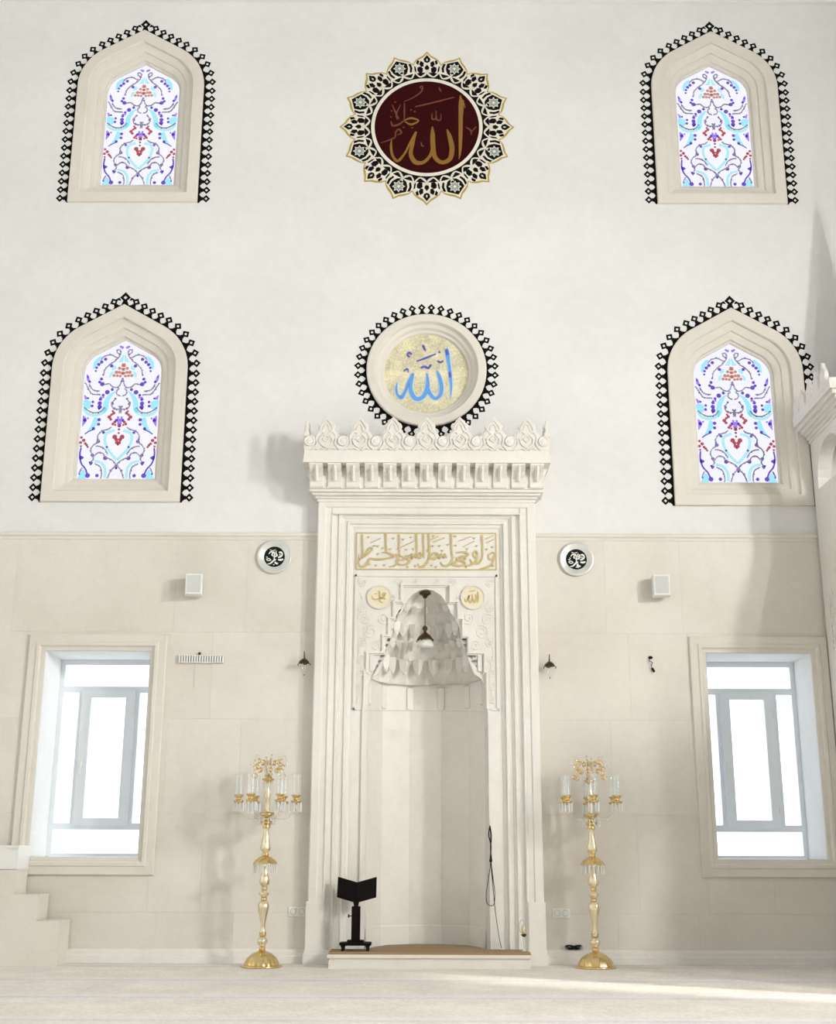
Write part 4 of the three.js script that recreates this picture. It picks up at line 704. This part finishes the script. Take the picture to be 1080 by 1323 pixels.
// ------------------------------------------------------------------ two crystal candelabra
function candelabrum(x, z, turn, label) {
  const o = thing('candelabrum', label, 'candelabra', [x, 0, z], 'gilded crystal floor candelabra'); o.rotation.y = turn;
  const flute = (pts, n, amp, seg = 48) => { const g = lathe(pts, seg), p = g.attributes.position; for (let i = 0; i < p.count; i++) { const a = Math.atan2(p.getZ(i), p.getX(i)), k = 1 + amp * Math.cos(n * a); p.setX(i, p.getX(i) * k); p.setZ(i, p.getZ(i) * k); } g.computeVertexNormals(); return g; };
  obj('foot_rim', lathe([[0, 0], [0.17, 0], [0.174, 0.008], [0.168, 0.016], [0.15, 0.02], [0, 0.02]], 40), M.gold, o);
  obj('foot_dome', flute([[0.148, 0.018], [0.14, 0.045], [0.118, 0.078], [0.08, 0.108], [0.04, 0.126], [0.022, 0.135]], 14, 0.03), M.gold, o);
  const ring = (y, r = 0.026, h = 0.022) => obj('gold_ring', lathe([[0.012, y - h / 2], [r * 0.8, y - h / 2], [r, y - h / 4], [r * 0.8, y], [r, y + h / 4], [r * 0.8, y + h / 2], [0.012, y + h / 2]], 20), M.gold, o);
  ring(0.148, 0.03, 0.03);
  const ball = (y, r, h) => obj('glass_ball', flute([[0.012, y - h], [r * 0.6, y - h * 0.8], [r, y - h * 0.1], [r * 0.92, y + h * 0.35], [r * 0.5, y + h * 0.9], [0.012, y + h]], 10, 0.03, 40), M.paleGold, o);
  ball(0.205, 0.046, 0.042); ring(0.262, 0.032, 0.03);
  obj('glass_baluster', flute([[0.03, 0.275], [0.02, 0.295], [0.018, 0.33], [0.03, 0.4], [0.047, 0.465], [0.05, 0.495], [0.04, 0.525], [0.02, 0.535]], 10, 0.03, 40), M.paleGold, o);
  ring(0.548, 0.03, 0.026); ball(0.592, 0.045, 0.034); ring(0.638, 0.028, 0.03);
  obj('glass_baluster', flute([[0.02, 0.65], [0.042, 0.67], [0.046, 0.695], [0.036, 0.735], [0.024, 0.775], [0.02, 0.82]], 10, 0.03, 40), M.paleGold, o);
  const fringe = (parent, r, y, n, h, w = 0.007) => { for (let i = 0; i < n; i++) { const a = 2 * Math.PI * i / n; obj('crystal_drop', new THREE.CylinderGeometry(w, w * 0.7, h, 4).translate(r * Math.cos(a), y - h / 2, r * Math.sin(a)), M.crystal, parent); } };
  const dish = obj('crystal_dish', flute([[0.02, 0.905], [0.05, 0.895], [0.085, 0.868], [0.105, 0.838], [0.1, 0.836], [0.05, 0.85], [0.02, 0.855]], 16, 0.03), M.gold, o);
  fringe(dish, 0.096, 0.838, 16, 0.075, 0.008);
  ring(0.918, 0.03, 0.03);
  obj('glass_baluster', flute([[0.02, 0.93], [0.043, 0.95], [0.047, 0.975], [0.036, 1.02], [0.026, 1.07], [0.022, 1.12], [0.03, 1.14]], 10, 0.03, 40), M.paleGold, o);
  ring(1.152, 0.038, 0.03);
  const hub = obj('arm_hub', [lathe([[0.03, 1.165], [0.05, 1.175], [0.055, 1.19], [0.03, 1.2], [0.028, 1.225], [0.06, 1.245], [0.064, 1.265], [0.03, 1.27], [0, 1.27]], 24)], M.gold, o);
  fringe(hub, 0.078, 1.22, 12, 0.06, 0.007);
  obj('hub_dish', lathe([[0.03, 1.228], [0.086, 1.226], [0.092, 1.235], [0.04, 1.242]], 24), M.thinGlass, o);
  for (let i = 0; i < 6; i++) {
    const a = 2 * Math.PI * (i + 0.25) / 6, c = Math.cos(a), s = Math.sin(a), R = 0.25, P = (r, y) => [r * c, y, r * s];
    const arm = obj('arm', tube([P(0.04, 1.25), P(0.1, 1.22), P(0.17, 1.225), P(0.225, 1.28), P(R, 1.345)], 0.008, 20, 7), M.clearGlass, o);
    const cup = obj('candle_cup', lathe([[0.01, 1.34], [0.04, 1.352], [0.05, 1.365], [0.046, 1.37], [0.026, 1.372], [0.02, 1.385], [0.03, 1.4], [0.042, 1.412], [0.04, 1.418], [0, 1.416]], 18).translate(R * c, 0, R * s), M.gold, arm);
    for (let j = 0; j < 9; j++) { const b = 2 * Math.PI * j / 9; obj('crystal_drop', new THREE.CylinderGeometry(0.0065, 0.0045, 0.075, 4).translate(R * c + 0.047 * Math.cos(b), 1.315, R * s + 0.047 * Math.sin(b)), M.crystal, arm); }
    obj('glass_chimney', lathe([[0.036, 1.418], [0.038, 1.44], [0.039, 1.58], [0.046, 1.598]], 20).translate(R * c, 0, R * s), M.chimneyGlass, arm);
  }
  obj('upper_stem', [lathe([[0.018, 1.27], [0.024, 1.29], [0.014, 1.32], [0.022, 1.38], [0.03, 1.42], [0.016, 1.46], [0.014, 1.52]], 16)], M.paleGold, o);
  const top = obj('top_cup', lathe([[0.012, 1.515], [0.03, 1.53], [0.052, 1.545], [0.055, 1.555], [0.02, 1.56], [0.012, 1.6], [0, 1.61]], 18), M.gold, o);
  fringe(top, 0.045, 1.53, 8, 0.06, 0.006);
  for (let i = 0; i < 6; i++) {
    const a = 2 * Math.PI * (i + 0.5) / 6, c = Math.cos(a), s = Math.sin(a), P = (r, y) => [r * c, y, r * s];
    const leaf = obj('glass_leaf', tube([P(0.01, 1.57), P(0.05, 1.66), P(0.1, 1.74), P(0.15, 1.75), P(0.165, 1.7)], 0.005, 18, 6), M.clearGlass, o);
    for (const [r, y] of [[0.13, 1.655], [0.145, 1.575], [0.09, 1.63], [0.06, 1.695], [0.112, 1.705]]) { obj('gold_scroll', new THREE.TorusGeometry(0.018, 0.006, 6, 14, 5).rotateY(-a).translate(...P(r, y)), M.gold, leaf); }
    obj('gold_scroll', tube([P(0.13, 1.64), P(0.142, 1.61), P(0.14, 1.59)], 0.0035, 8, 5), M.gold, leaf);
    obj('crystal_drop', new THREE.OctahedronGeometry(0.014).scale(0.7, 1.5, 0.7).translate(...P(0.165, 1.685)), M.crystal, leaf);
  }
}
candelabrum(-1.388, 0.42, 0.3, 'gilded crystal floor candelabrum near the black lectern');
candelabrum(1.44, 0.4, 0.75, 'gilded crystal floor candelabrum on the pulpit side of the niche');

// ------------------------------------------------------------------ small stair at the far side
{
  const o = thing('marble_stair', 'low pale marble stair with pale seat block under the plain window', 'stair', [-3.1, 0, 0.055]);
  const D = 0.34, T = [[-0.02, 0.365], [-0.225, 0.578], [-0.43, 0.785]];
  obj('side_panel', plate([[-2.6, 0.1], [-0.026, 0.1], [-0.026, 0.361], [-0.231, 0.361], [-0.231, 0.574], [-0.436, 0.574], [-0.436, 0.781], [-2.6, 0.781]], D - 0.02, D), M.trim, o);
  T.forEach(([x, y], i) => { const s = obj('step', box(i < 2 ? T[i + 1][0] : -2.6, x - 0.012, 0.0, y - 0.012, 0, D - 0.026), M.trim, o); obj('tread', box(i < 2 ? T[i + 1][0] : -2.6, x, y - 0.012, y, 0, D - 0.024), M.trim, s); });
  obj('seat_block', [box(-2.6, -0.437, 0.786, 0.962, 0.0, D - 0.01), box(-2.6, -0.43, 0.962, 0.985, 0.0, D)], M.whitePaint, o);
  obj('plinth', [box(-2.6, -0.015, 0, 0.07, D - 0.012, D + 0.03), box(-2.6, -0.015, 0.07, 0.112, D - 0.012, D + 0.018)], M.trim, o);
}
// ------------------------------------------------------------------ marble pulpit beside the other plain window
{
  const o = thing('marble_pulpit', 'tall white marble pulpit with arched canopy and carved crest against the wall', 'pulpit', [3.755, 0, 0.06]);
  const Wd = 0.95, L = 2.9, toZY = (g) => g.rotateY(-Math.PI / 2);       // outlines given as (z, y)
  for (const x of [0, Wd - 0.08]) {
    const side = obj('side_panel', toZY(plate([[0, 0], [L - 0.3, 0], [L - 0.3, 0.35], [0.95, 3.15], [0, 3.15]], 0, 0.08)).translate(x + 0.08, 0, 0), M.mihrab, o);
    const fx = x ? Wd : -0.012;
    obj('border_band', toZY(plate([[0.12, 0.15], [L - 0.6, 0.15], [0.95, 2.7], [0.12, 2.7]], 0, 0.012, [[[0.2, 0.23], [L - 0.78, 0.23], [0.9, 2.6], [0.2, 2.6]]])).translate(fx + 0.012, 0, 0), M.mihrab, side);
    const sc = []; for (let i = 0; i < 12; i++) { const cx = 0.17, cy = 2.75 + i * 0.045; sc.push(plate(circle(cx, cy, 0.018, 8), 0, 0.012)); }
    const pts = []; for (let i = 0; i <= 20; i++) pts.push([0.24 + 0.03 * Math.sin(i * 1.1), 2.74 + i * 0.027, 0.007]); sc.push(ribbon(pts, 0, 0.012));
    obj('carved_scrolls', sc.map((g) => toZY(g).translate(fx + 0.012, 0, 0)), M.mihrab, side);
    obj('balustrade', [toZY(plate([[0.95, 3.15], [L - 0.3, 0.35], [L - 0.3, 1.0], [0.95, 3.8]], 0, 0.06, [[[1.05, 3.17], [L - 0.4, 0.58], [L - 0.4, 0.92], [1.05, 3.52]]])).translate(x + 0.07, 0, 0), toZY(plate([[0.95, 3.8], [L - 0.3, 1.0], [L - 0.3, 1.06], [0.95, 3.86]], 0, 0.09)).translate(x + 0.085, 0, 0)], M.mihrab, o);
    obj('balustrade_panel', toZY(plate([[1.05, 3.17], [L - 0.4, 0.58], [L - 0.4, 0.92], [1.05, 3.52]], 0, 0.02)).translate(x + 0.05, 0, 0), M.trim, o);
  }
  for (let i = 0; i < 10; i++) obj('step', box(0.08, Wd - 0.08, 0.25 * i, 0.25 * (i + 1), 0.95 + 0.0001, L - 0.3 - i * 0.165), M.trim, o);
  obj('kiosk_floor', box(0.08, Wd - 0.08, 2.9, 3.0, 0, 0.95), M.trim, o);
  const opening = (c, hw, y0, ys, yt) => { const p = [[c - hw, y0], [c + hw, y0], [c + hw, ys]]; for (let i = 1; i <= 8; i++) { const t = i / 8; p.push([c + hw * Math.cos(t * Math.PI / 2) * 1.0, ys + (yt - ys) * Math.sin(t * Math.PI / 2)]); } for (let i = 7; i >= 0; i--) { const t = i / 8; p.push([c - hw * Math.cos(t * Math.PI / 2), ys + (yt - ys) * Math.sin(t * Math.PI / 2)]); } return p; };
  for (const x of [0, Wd - 0.13]) obj('kiosk_arch', toZY(plate(rect(0, 0.95, 3.15, 4.98), 0, 0.13, [opening(0.5, 0.37, 4.3, 4.34, 4.72)])).translate(x + 0.13, 0, 0), M.mihrab, o);
  obj('kiosk_arch', plate(rect(0.13, Wd - 0.13, 3.15, 4.98), 0.82, 0.95, [opening(Wd / 2, 0.28, 3.16, 4.33, 4.7)]), M.mihrab, o);
  obj('kiosk_back', box(0.13, Wd - 0.13, 3.0, 4.98, 0, 0.1), M.mihrab, o);
  obj('kiosk_cornice', [[0.012, 4.8, 4.83], [0.03, 4.83, 4.86], [0.055, 4.86, 4.89], [0.085, 4.89, 4.92], [0.12, 4.92, 4.96], [0.15, 4.96, 5.06]].map(([d, a, b]) => plate(rect(-d, Wd + d, 0, 0.95 + d).map(([x, z]) => [x, -z]), a, b, d < 0.12 ? [rect(0.05, Wd - 0.05, 0.05, 0.88).map(([x, z]) => [x, -z])] : []).rotateX(-Math.PI / 2)), M.mihrab, o);
  const tooth = join(plate([[-0.1, 0], [0.1, 0], [0.06, 0.05], [0.075, 0.1], [0.03, 0.15], [0, 0.21], [-0.03, 0.15], [-0.075, 0.1], [-0.06, 0.05]], -0.02, 0.02, [], 0.004));
  const put = (x, z, r) => { const m = new THREE.Mesh(tooth, M.mihrab); m.name = 'merlon'; m.castShadow = m.receiveShadow = true; m.position.set(x, 5.06, z); m.rotation.y = r; o.add(m); };
  for (let i = 0; i < 5; i++) { put(-0.13, 0.1 + i * 0.205, Math.PI / 2); put(Wd + 0.13, 0.1 + i * 0.205, Math.PI / 2); put(0.07 + i * 0.205, 1.07, 0); }
  obj('kiosk_roof', [new THREE.CylinderGeometry(0.2, 0.22, 0.6, 8).translate(Wd / 2 + 0.08, 5.36, 0.45), new THREE.ConeGeometry(0.24, 1.7, 8).translate(Wd / 2 + 0.08, 6.51, 0.45)], M.mihrab, o);
  for (const x of [0, Wd - 0.16]) obj('portal_post', box(x, x + 0.16, 0, 2.5, L - 0.3, L - 0.05), M.mihrab, o);
  obj('portal_lintel', [box(0, Wd, 2.5, 2.85, L - 0.3, L - 0.05), box(-0.05, Wd + 0.05, 2.85, 2.95, L - 0.34, L - 0.01)], M.mihrab, o);
  for (let i = 0; i < 5; i++) obj('portal_merlon', tooth.clone().translate(0.07 + i * 0.205, 2.95, L - 0.1), M.mihrab, o);
}
renderer.render(scene, camera);
